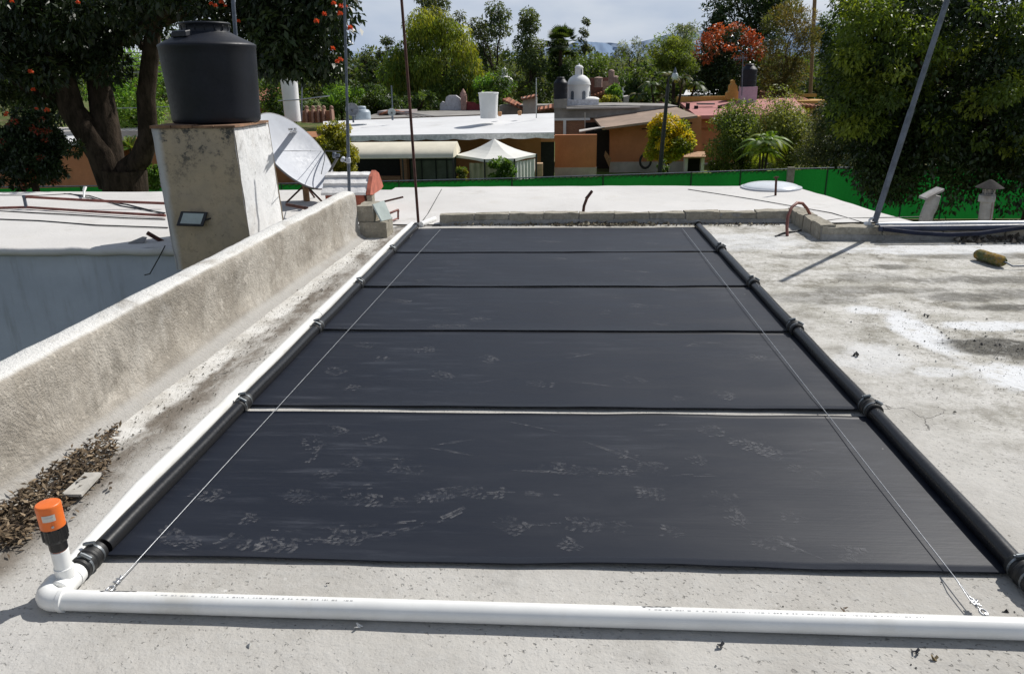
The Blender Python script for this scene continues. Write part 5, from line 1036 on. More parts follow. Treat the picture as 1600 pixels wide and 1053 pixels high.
def dome(px, ybase, ydrum, ydome, ylant, ytop, hw, Y, lab, nm="dome_chapel", win=True):
    s = mpp(Y); c = at(px, ybase, Y); z = lambda y: at(px, y, Y).z-c.z; r_ = hw*s; yc = Y+r_; q = (c.x, yc, c.z); t = thing(nm, lab, "dome", (c.x, yc, c.z))
    b = MB(); b.lathe(q, [(r_*.97, 0), (r_*.97, z(ydrum)-.06), (r_*1.04, z(ydrum)-.05), (r_*1.04, z(ydrum))], 8 if False else 32); b.build("drum", M['white_wall'], t)
    hd = z(ydome)-z(ydrum); b = MB(); b.lathe(q, [(r_*math.cos(R(a)), z(ydrum)+hd*math.sin(R(a))) for a in range(0, 91, 9)], 32); b.build("dome_shell", M['white_wall'], t)
    lr_ = r_*.36; b = MB(); b.lathe(q, [(lr_, z(ydome)-.25), (lr_*.95, z(ylant)-.03), (lr_*1.08, z(ylant)-.02), (lr_*1.08, z(ylant))]+[(lr_*math.cos(R(a)), z(ylant)+(z(ytop)-z(ylant))*.62*math.sin(R(a))) for a in range(0, 91, 15)], 20); b.lathe(q, [(.05, z(ytop)-.4), (.09, z(ytop)-.15), (.02, z(ytop))], 8); b.build("lantern", M['white_wall'], t)
    if win:
        for an in (-150, -90, -35):
            u = Vector((math.cos(R(an+25)), math.sin(R(an+25)), 0)); v = Vector((-u.y, u.x, 0)); m_ = Vector(q)+u*(r_*.975); hw_ = r_*.15; z0, z1 = z(ydrum)*.22, z(ydrum)*.62
            b = MB(); pts = [m_-v*hw_+Vector((0, 0, z0)), m_+v*hw_+Vector((0, 0, z0))]+[m_+v*hw_*math.cos(R(a))+Vector((0, 0, z1+hw_*math.sin(R(a)))) for a in range(0, 181, 30)]; b.thick(pts, -u*-.03); b.build("arched_window", plain("blue_grey_pane", (0.12, 0.14, 0.17), .3) if "blue_grey_pane" not in bpy.data.materials else bpy.data.materials["blue_grey_pane"], t)
        b = MB(); pts = [Vector((q[0]+lr_*.5, q[1]-lr_*.95, z(ydome)+q[2]-.02)), Vector((q[0]+lr_*.75, q[1]-lr_*.8, z(ydome)+q[2]-.02)), Vector((q[0]+lr_*.75, q[1]-lr_*.8, z(ylant)+q[2]-.12)), Vector((q[0]+lr_*.5, q[1]-lr_*.95, z(ylant)+q[2]-.12))]; b.thick(pts, (0, -.03, 0)); b.build("lantern_slot", bpy.data.materials["blue_grey_pane"], t)
        b = MB(); b.box((q[0]-r_*1.02, q[1]-r_*1.1, q[2]-.6), (q[0]+r_*1.7, q[1]+r_, q[2]+z(156))); b.build("base_block", plain("white_lilac", (0.66, 0.65, 0.68), .85), t)
        b = MB(); cx = q[0]+r_*1.0; b.lathe((cx, q[1]-r_*.2, q[2]+z(156)), [(r_*.8*math.cos(R(a)), r_*.22*math.sin(R(a))) for a in range(0, 91, 15)], 20); b.build("small_cupola", M['white_wall'], t)
    return t
dome(904.5, 167, 132, 116.5, 106, 99, 17.5, 50, "white chapel dome with a lantern and arched windows on the grey house"); dome(788, 140, 128, 118.5, 110, 104.5, 13, 72, "small white dome half hidden behind the trees", "distant_dome", False)
# far red brick house with turrets and cross
RH = thing("red_brick_house", "distant reddish house with two small domed turrets", "house", at(950, 160, 75)); b = MB(); fquad(b, 922, 122, 966, 165, 75, 6); b.build("wall", plain("dull_red_brick", (0.24, 0.115, 0.085), .9, var=.3), RH); b = MB(); fquad(b, 942, 127, 956, 142, 74.8, 1); b.build("tan_wall", plain("tan_render", (0.45, 0.36, 0.29), .9), RH)
b = MB(); b.thick([at(918, 152, 73), at(958, 140, 73), at(958, 135, 77), at(918, 146, 77)], (0, 0, -.2)); b.build("roof", M['tiles'], RH)
for (x, y0, y1, hw) in ((955, 110, 122, 4.5), (962, 120, 136, 5.5), (935, 121, 128, 6)):
    s = mpp(74); c = at(x, y1, 74); b = MB(); h = (y1-y0)*s; b.lathe(c, [(hw*s, -.5), (hw*s, h*.72), (hw*s*1.1, h*.74), (hw*s*.8, h*.9), (0, h)], 14); b.build("turret", plain("pinkish_turret_%d" % x, (0.40, 0.27, 0.23), .9), RH)
cr = thing("stone_cross", "small white cross above a far roof", "cross", at(973, 160, 66)); b = MB(); fquad(b, 971.8, 137, 974.2, 165, 66, .12); b.build("upright", M['white_wall'], cr); b = MB(); fquad(b, 969.3, 142.5, 976.7, 145, 65.95, .22); b.build("crossbar", M['white_wall'], cr)
b = MB(); b.thick([at(966, 153, 66), at(984, 150, 66), at(980, 172, 66), at(966, 172, 66)], (0, 3, 0)); single(b, "grey_gable", M['skirt'], "pale grey gable end under the small white cross", "gable", at(974, 170, 66))
# roofs left of the chapel
LR = thing("terracotta_house", "house with small terracotta roofs between the white tank and the chapel", "house", at(830, 180, 52)); b = MB(); b.thick([at(785, 155, 52), at(822, 172, 52), at(818, 164, 56), at(795, 152, 56)], (0, 0, -.12)); b.build("roof", M['tiles'], LR); b = MB(); fquad(b, 817, 153, 838, 178, 51, 3); b.build("wall", M['skirt'], LR); b = MB(); b.thick([at(814, 155, 50.5), at(840, 149.5, 50.5), at(838, 147, 54), at(814, 152, 54)], (0, 0, -.1)); b.build("side_roof", M['tiles'], LR); b = MB(); b.thick([at(840, 172, 50), at(866, 168, 50), at(866, 162, 54), at(842, 166, 54)], (0, 0, -.1)); b.build("low_roof", M['tiles'], LR); b = MB(); fquad(b, 780, 165, 866, 182, 53, 3); b.build("back_wall", M['grey_con'], LR)
RW = thing("red_wall_house", "low roofs with a red wall strip and an arched white parapet", "house", at(715, 178, 56)); b = MB(); fpoly(b, [(687, 176), (687, 163), (691, 159), (695, 162), (697, 152), (701, 149.5), (712, 149.5), (718, 154), (720, 162), (721, 176)], 56, .6); b.build("arched_parapet", plain("pale_lilac_render", (0.55, 0.54, 0.57), .9, var=.15, dirt=(.25, .23, .22)), RW); b = MB(); fquad(b, 720, 150, 728, 177, 55.6, .8); b.lathe(at(724, 150, 56), [(.28, 0), (.2, .2), (0, .5)], 12); b.build("pinkish_pillar", plain("rose_render", (0.40, 0.24, 0.20), .9), RW); b = MB(); fpoly(b, [(728, 176), (728, 160), (740, 160), (744, 163), (750, 163), (750, 176)], 56, .4); b.build("red_wall", plain("red_wall_paint", (0.30, 0.055, 0.06), .85), RW)
b = MB(); b.thick([at(560, 186, 46), at(760, 179, 46), at(770, 172, 56), at(600, 174, 56)], (0, 0, -.2)); b.build("flat_roof", M['grey_con'], RW); b = MB(); fquad(b, 590, 174, 640, 186, 50, 3); b.build("shaded_wall", plain("mauve_grey", (0.33, 0.29, 0.29), .9), RW); b = MB(); b.thick([at(592, 178, 49), at(612, 172.5, 49), at(640, 177, 49), at(612, 170, 52)], (0, 0, -.12)); b.build("ridge_tiles", M['tiles'], RW)
for k in range(5): pole("roof_line", 605+k*9, 172+k*1.2, 655+k*6, 186-k, 45.5, .018, M['steel'], "pale cables slung over the low grey roofs behind the white roof", "cable")['group'] = "pale cables over the low grey roofs"
# white round chimney tank at the left, brick pillar wall, far pale building
cyl_thing("white_flue", (M['white_wall'], M['white_wall']), 458, 122, 190, 13, 40, "tall white round stack beside the big dish", "stack", -.02)
bf = thing("brick_pillar_wall", "low wall of brick pillars behind the yellow hedge", "wall", at(505, 190, 48)); b = MB(); fquad(b, 470, 174, 520, 192, 48.3, .4); b.build("wall_panel", M['brick_panel'], bf)
for x in (478, 488, 497, 505, 517):
    b = MB(); fquad(b, x-1.6, 171, x+1.6, 192, 48, .5); c = at(x, 171, 48.2); b.lathe((c.x, c.y+.15, c.z), [(.09, 0), (.13, .09), (.09, .18), (0, .22)], 8); b.build("pillar", plain("pillar_brick", (0.33, 0.2, 0.15), .9) if "pillar_brick" not in bpy.data.materials else bpy.data.materials["pillar_brick"], bf)
PB = thing("pale_building", "distant pale green grey building behind the trees", "building", at(640, 145, 110)); b = MB(); fquad(b, 540, 122, 612, 165, 110, 8); fquad(b, 600, 126, 690, 165, 112, 8); b.build("wall", plain("pale_green_wall", (0.43, 0.46, 0.42), .9), PB); b = MB(); fquad(b, 544, 111, 556, 124, 109.5, 3); b.build("stair_tower", plain("cream_wall", (0.58, 0.55, 0.47), .9), PB)
OH = thing("orange_house", "orange house with a white roof edge behind the big left tree", "house", at(115, 260, 38)); b = MB(); fquad(b, -120, 232, 152, 300, 38, 6); b.build("wall", M['ochre'], OH); b = MB(); fquad(b, -120, 206, 248, 226, 40, 4); b.build("upper_wall", M['skirt'], OH); b = MB(); b.thick([at(-120, 233, 37.5), at(152, 222, 37.5), at(152, 211, 40), at(-120, 218, 40)], (0, 0, -.12)); b.build("roof", M['white_sheet'], OH)
TH = thing("red_roof_house", "distant house with a reddish roof behind the left tree", "house", at(430, 160, 60)); b = MB(); b.thick([at(395, 158, 60), at(450, 156, 60), at(440, 136, 66), at(400, 140, 66)], (0, 0, -.2)); b.build("roof", M['tiles'], TH); b = MB(); fquad(b, 398, 156, 446, 190, 61, 4); b.build("wall", M['ochre_dark'], TH)

# ------------------------------------------------------------------ street lamp, utility pole, lines
sl_ = thing("street_lamp", "black leaning lamp post with a glass globe beyond the green fence", "street lamp", at(1031, 268, 36)); b = MB(); b.tube([Vector((at(1029, 290, 36).x, 36, GZ)), at(1031, 268, 36), at(1044, 132, 36)], [.13, .11, .075], 10); b.build("post", M['dark_metal'], sl_)
b = MB(); b.tube([at(1044, 133, 36), at(1045.5, 122, 36), at(1050, 118, 36), at(1054, 121, 36)], .03, 6); b.build("lamp_arm", M['dark_metal'], sl_); c = at(1054.5, 119, 36); s = mpp(36); b = MB(); b.lathe((c.x, c.y, c.z), [(0, -6*s), (3*s, -5.2*s), (4.6*s, -2.5*s), (4.8*s, 0), (4*s, 3*s), (2*s, 5*s)], 16); b.build("globe", plain("clouded_globe", (0.62, 0.66, 0.68), .12), sl_); b = MB(); b.lathe((c.x, c.y, c.z+4*s), [(3*s, 0), (2.6*s, 2*s), (1*s, 6*s), (0, 9*s)], 12); b.build("finial_cap", M['steel_dull'], sl_)
pole("utility_pole", 1266, 150, 1274, -20, 75, .17, M['wood'], "wooden utility pole between the brown conifer and the green trees", "utility pole")
for k, (y0, y1) in enumerate(((84, 75), (92, 84), (97, 91), (104, 98), (115, 106), (170, 162))):
    b = MB(); pts = [at(120+k*6, y0, 24)]+[at(150+q*32, y0+(y1-y0)*q/6-2*math.sin(q/6*math.pi)*-1, 24) for q in range(1, 6)]; b.tube(pts, .014, 5); single(b, "service_line", M['steel'], "pale service cables strung behind the left tree's trunks", "cable", pts[0], "pale service cables behind the left tree")
b = MB(); b.tube([at(435, 158, 38), at(470, 156, 38), at(515, 150, 38)], .03, 5); single(b, "service_line", M['steel'], "pale line slung left of the slender mast behind the white stack", "cable", at(435, 158, 38))
pole("aerial_pole", 471, 190, 472, 128, 41, .04, M['steel_dull'], "thin grey pole just right of the white stack")
# ------------------------------------------------------------------ vegetation
def leafmat(name, trans=0.32, rough=0.5, tcol=(1.7, 1.6, 0.5)): return tint_mat(name, rough, trans, 0.35, tcol)
M['leaf'] = leafmat("broad_leaf", .42); M['leaf_dark'] = leafmat("glossy_dark_leaf", .16, .38, (1.6, 1.7, .6)); M['leaf_soft'] = leafmat("fine_leaf", .5, .65)
M['petal'] = leafmat("orange_petal", .35, .5, (1.5, .9, .6))
n = NT("tree_bark"); f = n.noise(6, 7, .7, n.co((1, 1, .35))); c = n.mix(n.rmp(f, .35, .65), (0.022, 0.017, 0.012), (0.062, 0.046, 0.034)); n.bump(f, .05); M['bark'] = n.out(c, .95, .1)
def rnd_dir(n):
    v = rng.normal(size=(n, 3)); return v/np.linalg.norm(v, axis=1)[:, None]
def leaves(P, out, ln, wd, droop=0.3, spread=0.8):
    n = len(P); d = rnd_dir(n)*spread+out*(1-spread*.5); d[:, 2] -= droop; d /= np.linalg.norm(d, axis=1)[:, None]
    nn = rnd_dir(n)*.7+np.array([0, 0, .9]); s = np.cross(d, nn); s /= (np.linalg.norm(s, axis=1)[:, None]+1e-6); nn = np.cross(s, d)
    l = (ln*rng.uniform(.6, 1.35, n))[:, None]; w_ = (wd*rng.uniform(.7, 1.3, n))[:, None]; k = nn*l*.10
    return np.stack([P, P+d*l*.48+s*w_*.5+k, P+d*l-nn*l*.08, P+d*l*.48-s*w_*.5+k], 1).reshape(-1, 3)
def clumps_in(c, r_, n, shape='round', jit=1.0):
    c = np.array(c, float); r_ = np.array(r_, float); u = rnd_dir(n)*(rng.uniform(.25, 1.0, n)**.45)[:, None]
    if shape == 'cone':
        h = rng.uniform(0, 1, n)**1.25; a = rng.uniform(0, 2*np.pi, n); q = (1-h)**.75*rng.uniform(.35, 1, n)**.5; u = np.stack([np.cos(a)*q, np.sin(a)*q, h*2-1], 1)
    if shape == 'column':
        h = rng.uniform(-1, 1, n); a = rng.uniform(0, 2*np.pi, n); q = np.sqrt(1-np.abs(h)**2.6)*rng.uniform(.3, 1, n)**.5; u = np.stack([np.cos(a)*q, np.sin(a)*q, h], 1)
    if shape == 'flat': u[:, 2] = np.where(u[:, 2] < 0, u[:, 2]*.5, u[:, 2])
    return c+u*r_, u
def crown_arrays(centers, cr, nl, ln, wd, cols, droop=.3, spread=.8, shell=.55, squash=.75):
    n = len(centers); cr = np.broadcast_to(np.asarray(cr, float), (n,))*rng.uniform(.65, 1.3, n); per = np.maximum(6, (nl*cr**2/np.sum(cr**2))).astype(int)
    idx = np.repeat(np.arange(n), per); m = len(idx); o = rnd_dir(m); rr_ = rng.uniform(shell**3, 1, m)**(1/3.); off = o*(rr_*cr[idx])[:, None]; off[:, 2] *= squash
    P = np.asarray(centers)[idx]+off; V = leaves(P, o, ln, wd, droop, spread)
    tc_ = np.asarray(cols)[rng.integers(0, len(cols), n)]*rng.uniform(.75, 1.25, n)[:, None]; T = tc_[idx]*rng.uniform(.72, 1.3, m)[:, None]
    return V, T
def limb_tubes(mb, root, tips, r0, r1, wig=.12, seg=8):
    for t_ in tips:
        root_, t_v = Vector(root), Vector(t_); L_ = (t_v-root_).length; pts = []
        for k in range(6): f = k/5; pts.append(root_.lerp(t_v, f)+Vector((random.uniform(-1, 1), random.uniform(-1, 1), random.uniform(-.3, .9)))*L_*wig*math.sin(math.pi*f)*.5)
        mb.tube(pts, (r0, r1), seg, False)
TREEGROUP = "trees beyond the green fence"
def tree(name, label, px, ptop, pbot, hw, Y, cols, style='round', n=5200, ln=None, wd=None, ncl=None, mat='leaf', cat='tree', group=None, trunk=True, droop=.3, crk=1.0, dy=1.0, spread=.8, trunk_r=None, lobes=None):
    s = mpp(Y); c = at(px, (ptop+pbot)/2, Y); rx = hw*s; rz = (pbot-ptop)/2*s; base = Vector((c.x, Y, GZ)); t = thing(name, label, cat, base, group)
    ncl = ncl or int(26+hw*.5); cols = [tuple(k*(1.45 if Y > 45 else 1.5 if Y > 35 else 1.0) for k in q) for q in cols] if name not in ('golden_bush', 'flame_tree', 'weeping_tree', 'umbrella_tree') else cols; lpx = (ln or 5.2)*.92; n = int(n*1.35); ln_ = lpx*s; wd_ = (wd or lpx*.42)*s  # airy haze painted in: leaf colours raised for farther trees
    cl, u = clumps_in(c, (rx*.86, rx*.86*dy, rz*.88), ncl, style if style in ('cone', 'column', 'flat') else 'round')
    if style in ('round', 'flat', 'weep') and min(rx, rz) > .8:
        # uneven outline: several overlapping lobes instead of one ball
        lb_ = lobes
        if lb_ is None:
            lb_ = []; nl_ = 6
            for q in range(nl_):
                a = 2*math.pi*(q+rng.uniform(-.3, .3))/nl_; rr2 = rng.uniform(.42, .62); hh_ = rng.uniform(-.55, .55)
                lb_.append((math.cos(a)*rx*(1-rr2)*.95, math.sin(a)*rx*dy*(1-rr2)*.9, hh_*rz*(1-rr2*.4), rx*rr2, rz*rng.uniform(.38, .55)))
            lb_.append((rng.uniform(-.2, .2)*rx, 0, rz*.45, rx*.45, rz*.5)); lb_.append((rng.uniform(-.15, .15)*rx, 0, -rz*.35, rx*.55, rz*.5))
        else: lb_ = [(a*s, d_*s, -b_*s, r1*s, r2*s) for (a, b_, d_, r1, r2) in lb_]
        cl = np.concatenate([clumps_in((c.x+q[0], c.y+q[1], c.z+q[2]), (q[3], q[3]*dy, q[4]), max(5, int(ncl*1.4/len(lb_))), 'round')[0] for q in lb_])
    crr = crk*min(rx, rz)*(.30 if style in ('round', 'flat', 'weep') else .36 if style != 'sparse' else .22)
    V, T = crown_arrays(cl, crr, n, ln_, wd_, cols, droop, spread)
    if style == 'weep':
        # hanging strands below every clump
        m = n//2; idx = rng.integers(0, len(cl), m); ph = rng.uniform(0, 1, m); d2 = rnd_dir(m); P = cl[idx]+d2*crr*np.array([1, 1, .3]); P[:, 2] -= ph*rz*.55*(.4+.6*rng.uniform(0, 1, len(cl))[idx]); V2 = leaves(P, d2*.3, ln_*1.6, wd_*.6, 1.6, .35); V = np.concatenate([V, V2]); T = np.concatenate([T, np.asarray(cols)[rng.integers(0, len(cols), m)]*rng.uniform(.7, 1.3, m)[:, None]])
    if trunk:
        mb = MB(); tr_ = trunk_r or max(.09, rx*.07); mid = Vector((c.x+rx*.05, Y, c.z-rz*.45)); mb.tube([base, base.lerp(mid, .5)+Vector((rx*.06, 0, 0)), mid], (tr_*1.3, tr_*.8), 9, False)
        k = min(len(cl), 9); limb_tubes(mb, mid, [cl[i] for i in rng.choice(len(cl), k, replace=False)], tr_*.55, tr_*.12, .18, 6); mb.build("trunk", M['bark'], t)
    arr_mesh("crown", V, 4, M[mat], t, None, T); return t
def fronds(c, n, L_, width, cols, droop, up_, nleaf=26, stiff=.5, fan=False):
    V = []; T = []; c = np.array(c, float)
    for k in range(n):
        a = 2*np.pi*k/n*2.4+rng.uniform(-.3, .3); el = (up_*rng.uniform(.2, 1.0)+rng.uniform(-.2, .1)) if not fan else rng.uniform(-.55, 1.45); d = np.array([np.cos(a)*np.cos(el), np.sin(a)*np.cos(el), np.sin(el)]); ll = L_*rng.uniform(.75, 1.1); pts = []
        for q in range(nleaf+1): f = q/nleaf; pts.append(c+d*ll*f+np.array([0, 0, -droop*ll*f*f]))
        col = np.asarray(cols)[rng.integers(0, len(cols))]*rng.uniform(.75, 1.25)
        if fan:
            tip = c+d*ll*.55; s0 = np.cross(d, [0, 0, 1.]); s0 /= np.linalg.norm(s0)+1e-6; u0 = np.cross(s0, d)
            w_ = .012*ll; V += [c, c+s0*w_, tip+s0*w_, tip]; T.append(col*.7)
            for q in range(13):
                b_ = (q/12-.5)*2.6; dd = d*np.cos(b_)+s0*np.sin(b_); dd = dd+np.array([0, 0, -.25]); e = tip+dd*ll*.45; m_ = tip+dd*ll*.25; ww = np.cross(dd, u0)*.035*ll; V += [tip, m_+ww, e, m_-ww]; T.append(col*rng.uniform(.8, 1.2))
            continue
        for q in range(nleaf):
            p, p2 = pts[q], pts[q+1]; tg = p2-p; tg /= np.linalg.norm(tg)+1e-6; s0 = np.cross(tg, [0, 0, 1.]); s0 /= np.linalg.norm(s0)+1e-6; f = q/nleaf; wl = width*math.sin(math.pi*min(1, .12+f*.88))**.6
            for sg in (-1, 1):
                e = p+s0*sg*wl+tg*wl*.5+np.array([0, 0, -.35*wl]); m_ = (p+e)/2; hw_ = tg*wl*.09; V += [p, m_+hw_, e, m_-hw_]; T.append(col*rng.uniform(.8, 1.25))
    return np.array(V), np.array(T)
def palm(name, label, px, pcen, Lpx, Y, cols, n=16, droop=.5, up_=1.0, fan=False, trunk_px=3.0, group=None, wpx=None, heads=((0, 0),), pbase=None, nleaf=26):
    s = mpp(Y); c = at(px, pcen, Y); t = thing(name, label, "palm", Vector((c.x, Y, GZ)), group); Vs, Ts = [], []; mb = MB()
    for (dx, dz) in heads:
        h = Vector((c.x+dx*s, Y+dx*.4*s, c.z+dz*s)); V, T = fronds(h, n, Lpx*s, (wpx or Lpx*.22)*s, cols, droop, up_, nleaf, .5, fan); Vs.append(V); Ts.append(T)
        mb.tube([Vector((c.x+dx*.2*s, Y, GZ)), Vector((c.x+dx*.6*s, Y, (GZ+h.z)/2)), h], (trunk_px*s*1.2, trunk_px*s*.8), 9, False)
    mb.build("trunk", M['bark'], t); arr_mesh("fronds", np.concatenate(Vs), 4, M['leaf'], t, None, np.concatenate(Ts)); return t
GR = [(0.05, 0.085, 0.022), (0.07, 0.11, 0.03), (0.04, 0.07, 0.02)]; DK = [(0.022, 0.042, 0.016), (0.03, 0.055, 0.02), (0.04, 0.06, 0.02)]; GY = [(0.055, 0.075, 0.04), (0.075, 0.09, 0.05), (0.05, 0.065, 0.04)]; YG = [(0.14, 0.16, 0.03), (0.18, 0.18, 0.035), (0.10, 0.13, 0.03)]; VG = [(0.07, 0.15, 0.025), (0.10, 0.19, 0.035), (0.06, 0.12, 0.02)]; BR = [(0.075, 0.065, 0.032), (0.055, 0.06, 0.026), (0.10, 0.08, 0.035)]; HZ = [(0.11, 0.14, 0.12), (0.13, 0.155, 0.135), (0.10, 0.12, 0.11)]

# far belt of woodland that reads as one mass
P = []
for q in range(1500):
    px = rng.uniform(-100, 1750); Y = rng.uniform(110, 190); p = at(px, 108+rng.normal(0, 7)+(6 if 930 < px < 1000 else 0), Y); P.append(p)
P = np.array([tuple(p) for p in P]); V, T = crown_arrays(P, 2.6, 60000, .75, .4, [(0.075, 0.10, 0.065), (0.09, 0.115, 0.075), (0.065, 0.085, 0.06)])
o = arr_mesh("distant_woodland", V, 4, M['leaf_soft'], None, (0, 140, GZ), T); stuff(o, "distant belt of woodland below the hills", "woodland")
P = []
for q in range(900):
    px = rng.uniform(-100, 1750); Y = rng.uniform(82, 100); p = at(px, 128+rng.normal(0, 8), Y); P.append(tuple(p))
V, T = crown_arrays(np.array(P), 2.2, 50000, .6, .3, GR+GY); o = arr_mesh("garden_thicket", V, 4, M['leaf_soft'], None, (0, 90, GZ), T); stuff(o, "tangled mid distance garden greenery between the roofs and the far wood", "thicket")

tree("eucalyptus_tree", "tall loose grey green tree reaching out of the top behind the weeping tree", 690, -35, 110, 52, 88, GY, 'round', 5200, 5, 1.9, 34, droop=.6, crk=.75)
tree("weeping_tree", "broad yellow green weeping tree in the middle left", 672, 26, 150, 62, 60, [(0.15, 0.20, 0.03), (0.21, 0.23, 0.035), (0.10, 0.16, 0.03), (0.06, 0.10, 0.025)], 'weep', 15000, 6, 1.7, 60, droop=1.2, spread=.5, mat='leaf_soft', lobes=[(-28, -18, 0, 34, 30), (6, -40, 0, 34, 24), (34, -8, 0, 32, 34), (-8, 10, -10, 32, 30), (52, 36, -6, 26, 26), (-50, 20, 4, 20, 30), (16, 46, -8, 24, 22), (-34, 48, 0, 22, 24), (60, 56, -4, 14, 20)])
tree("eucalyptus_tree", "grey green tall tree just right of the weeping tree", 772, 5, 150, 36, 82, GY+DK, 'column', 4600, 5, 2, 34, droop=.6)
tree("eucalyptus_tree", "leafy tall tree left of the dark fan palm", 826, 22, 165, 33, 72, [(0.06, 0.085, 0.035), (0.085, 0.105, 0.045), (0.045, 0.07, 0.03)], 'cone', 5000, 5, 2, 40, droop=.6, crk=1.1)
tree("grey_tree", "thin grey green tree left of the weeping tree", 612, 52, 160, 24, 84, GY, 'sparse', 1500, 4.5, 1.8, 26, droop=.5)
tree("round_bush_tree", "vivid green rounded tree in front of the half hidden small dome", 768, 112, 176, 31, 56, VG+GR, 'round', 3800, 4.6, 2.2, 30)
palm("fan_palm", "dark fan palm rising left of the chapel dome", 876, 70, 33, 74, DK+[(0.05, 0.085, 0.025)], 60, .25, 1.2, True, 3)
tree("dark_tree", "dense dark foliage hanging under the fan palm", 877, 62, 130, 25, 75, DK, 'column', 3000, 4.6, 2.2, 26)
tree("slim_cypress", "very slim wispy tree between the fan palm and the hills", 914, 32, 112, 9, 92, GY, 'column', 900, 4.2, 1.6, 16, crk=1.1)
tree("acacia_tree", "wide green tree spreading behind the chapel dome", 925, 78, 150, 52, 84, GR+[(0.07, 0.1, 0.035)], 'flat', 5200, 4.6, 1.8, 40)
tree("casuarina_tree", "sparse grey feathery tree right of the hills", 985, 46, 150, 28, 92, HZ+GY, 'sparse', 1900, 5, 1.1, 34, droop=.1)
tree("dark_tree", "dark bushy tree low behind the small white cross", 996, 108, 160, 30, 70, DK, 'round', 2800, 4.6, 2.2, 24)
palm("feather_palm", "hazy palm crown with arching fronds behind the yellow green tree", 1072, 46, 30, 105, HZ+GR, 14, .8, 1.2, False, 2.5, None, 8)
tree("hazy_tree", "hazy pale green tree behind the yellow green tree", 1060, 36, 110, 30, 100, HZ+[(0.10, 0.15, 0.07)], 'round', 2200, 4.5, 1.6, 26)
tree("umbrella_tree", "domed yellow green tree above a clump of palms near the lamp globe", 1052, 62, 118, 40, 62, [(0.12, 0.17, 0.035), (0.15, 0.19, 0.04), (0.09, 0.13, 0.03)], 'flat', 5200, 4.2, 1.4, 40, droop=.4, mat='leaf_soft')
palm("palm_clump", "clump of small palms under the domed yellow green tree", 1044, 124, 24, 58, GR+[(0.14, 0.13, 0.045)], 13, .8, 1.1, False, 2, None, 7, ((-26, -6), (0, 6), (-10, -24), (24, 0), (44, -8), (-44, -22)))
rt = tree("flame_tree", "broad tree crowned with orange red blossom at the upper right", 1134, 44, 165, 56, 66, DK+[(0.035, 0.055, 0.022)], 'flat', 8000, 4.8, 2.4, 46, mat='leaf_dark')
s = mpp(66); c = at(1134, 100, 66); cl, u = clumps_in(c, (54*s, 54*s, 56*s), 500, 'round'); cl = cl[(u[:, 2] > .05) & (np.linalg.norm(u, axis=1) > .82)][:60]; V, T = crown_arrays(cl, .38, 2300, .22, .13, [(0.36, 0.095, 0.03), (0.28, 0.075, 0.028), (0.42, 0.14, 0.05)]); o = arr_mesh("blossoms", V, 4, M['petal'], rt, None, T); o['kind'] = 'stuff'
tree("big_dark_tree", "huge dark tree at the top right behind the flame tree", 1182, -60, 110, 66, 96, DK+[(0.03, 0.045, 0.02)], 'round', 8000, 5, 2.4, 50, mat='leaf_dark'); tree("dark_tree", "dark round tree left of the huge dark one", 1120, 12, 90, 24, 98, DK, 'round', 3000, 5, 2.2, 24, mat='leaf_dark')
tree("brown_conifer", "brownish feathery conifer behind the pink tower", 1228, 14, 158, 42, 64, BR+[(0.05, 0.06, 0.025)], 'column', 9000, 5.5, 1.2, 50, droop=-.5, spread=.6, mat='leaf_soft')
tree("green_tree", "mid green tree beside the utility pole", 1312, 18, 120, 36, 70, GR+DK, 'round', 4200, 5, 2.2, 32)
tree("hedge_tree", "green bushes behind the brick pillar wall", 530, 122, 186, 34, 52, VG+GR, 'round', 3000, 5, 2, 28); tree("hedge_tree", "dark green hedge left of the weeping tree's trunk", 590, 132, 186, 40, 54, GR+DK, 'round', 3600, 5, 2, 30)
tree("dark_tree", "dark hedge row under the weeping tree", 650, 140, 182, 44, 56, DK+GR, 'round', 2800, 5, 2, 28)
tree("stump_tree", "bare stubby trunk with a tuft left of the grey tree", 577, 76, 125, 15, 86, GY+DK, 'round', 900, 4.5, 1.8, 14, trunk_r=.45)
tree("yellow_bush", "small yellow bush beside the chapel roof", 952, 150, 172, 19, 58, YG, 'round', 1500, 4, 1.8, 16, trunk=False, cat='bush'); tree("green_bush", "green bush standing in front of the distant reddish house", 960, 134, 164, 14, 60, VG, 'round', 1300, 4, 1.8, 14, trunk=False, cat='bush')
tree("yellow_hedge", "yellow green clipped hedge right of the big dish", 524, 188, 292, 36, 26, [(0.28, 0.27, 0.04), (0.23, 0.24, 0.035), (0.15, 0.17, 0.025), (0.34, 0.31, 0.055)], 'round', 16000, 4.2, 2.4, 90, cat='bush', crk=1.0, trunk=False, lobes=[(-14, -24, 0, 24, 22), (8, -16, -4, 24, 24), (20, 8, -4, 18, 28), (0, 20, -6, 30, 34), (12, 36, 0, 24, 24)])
tree("golden_bush", "bright golden green bush behind the lamp post", 1043, 176, 243, 30, 40, [(0.42, 0.40, 0.03), (0.50, 0.38, 0.02), (0.26, 0.28, 0.03), (0.16, 0.20, 0.025)], 'round', 15000, 4.6, 2.6, 80, cat='bush', trunk_r=.08, crk=1.25, lobes=[(0, -6, 0, 27, 24), (4, 14, -4, 28, 20), (-10, 4, 2, 18, 24), (14, 8, -6, 16, 18), (-4, 26, 0, 22, 10)])
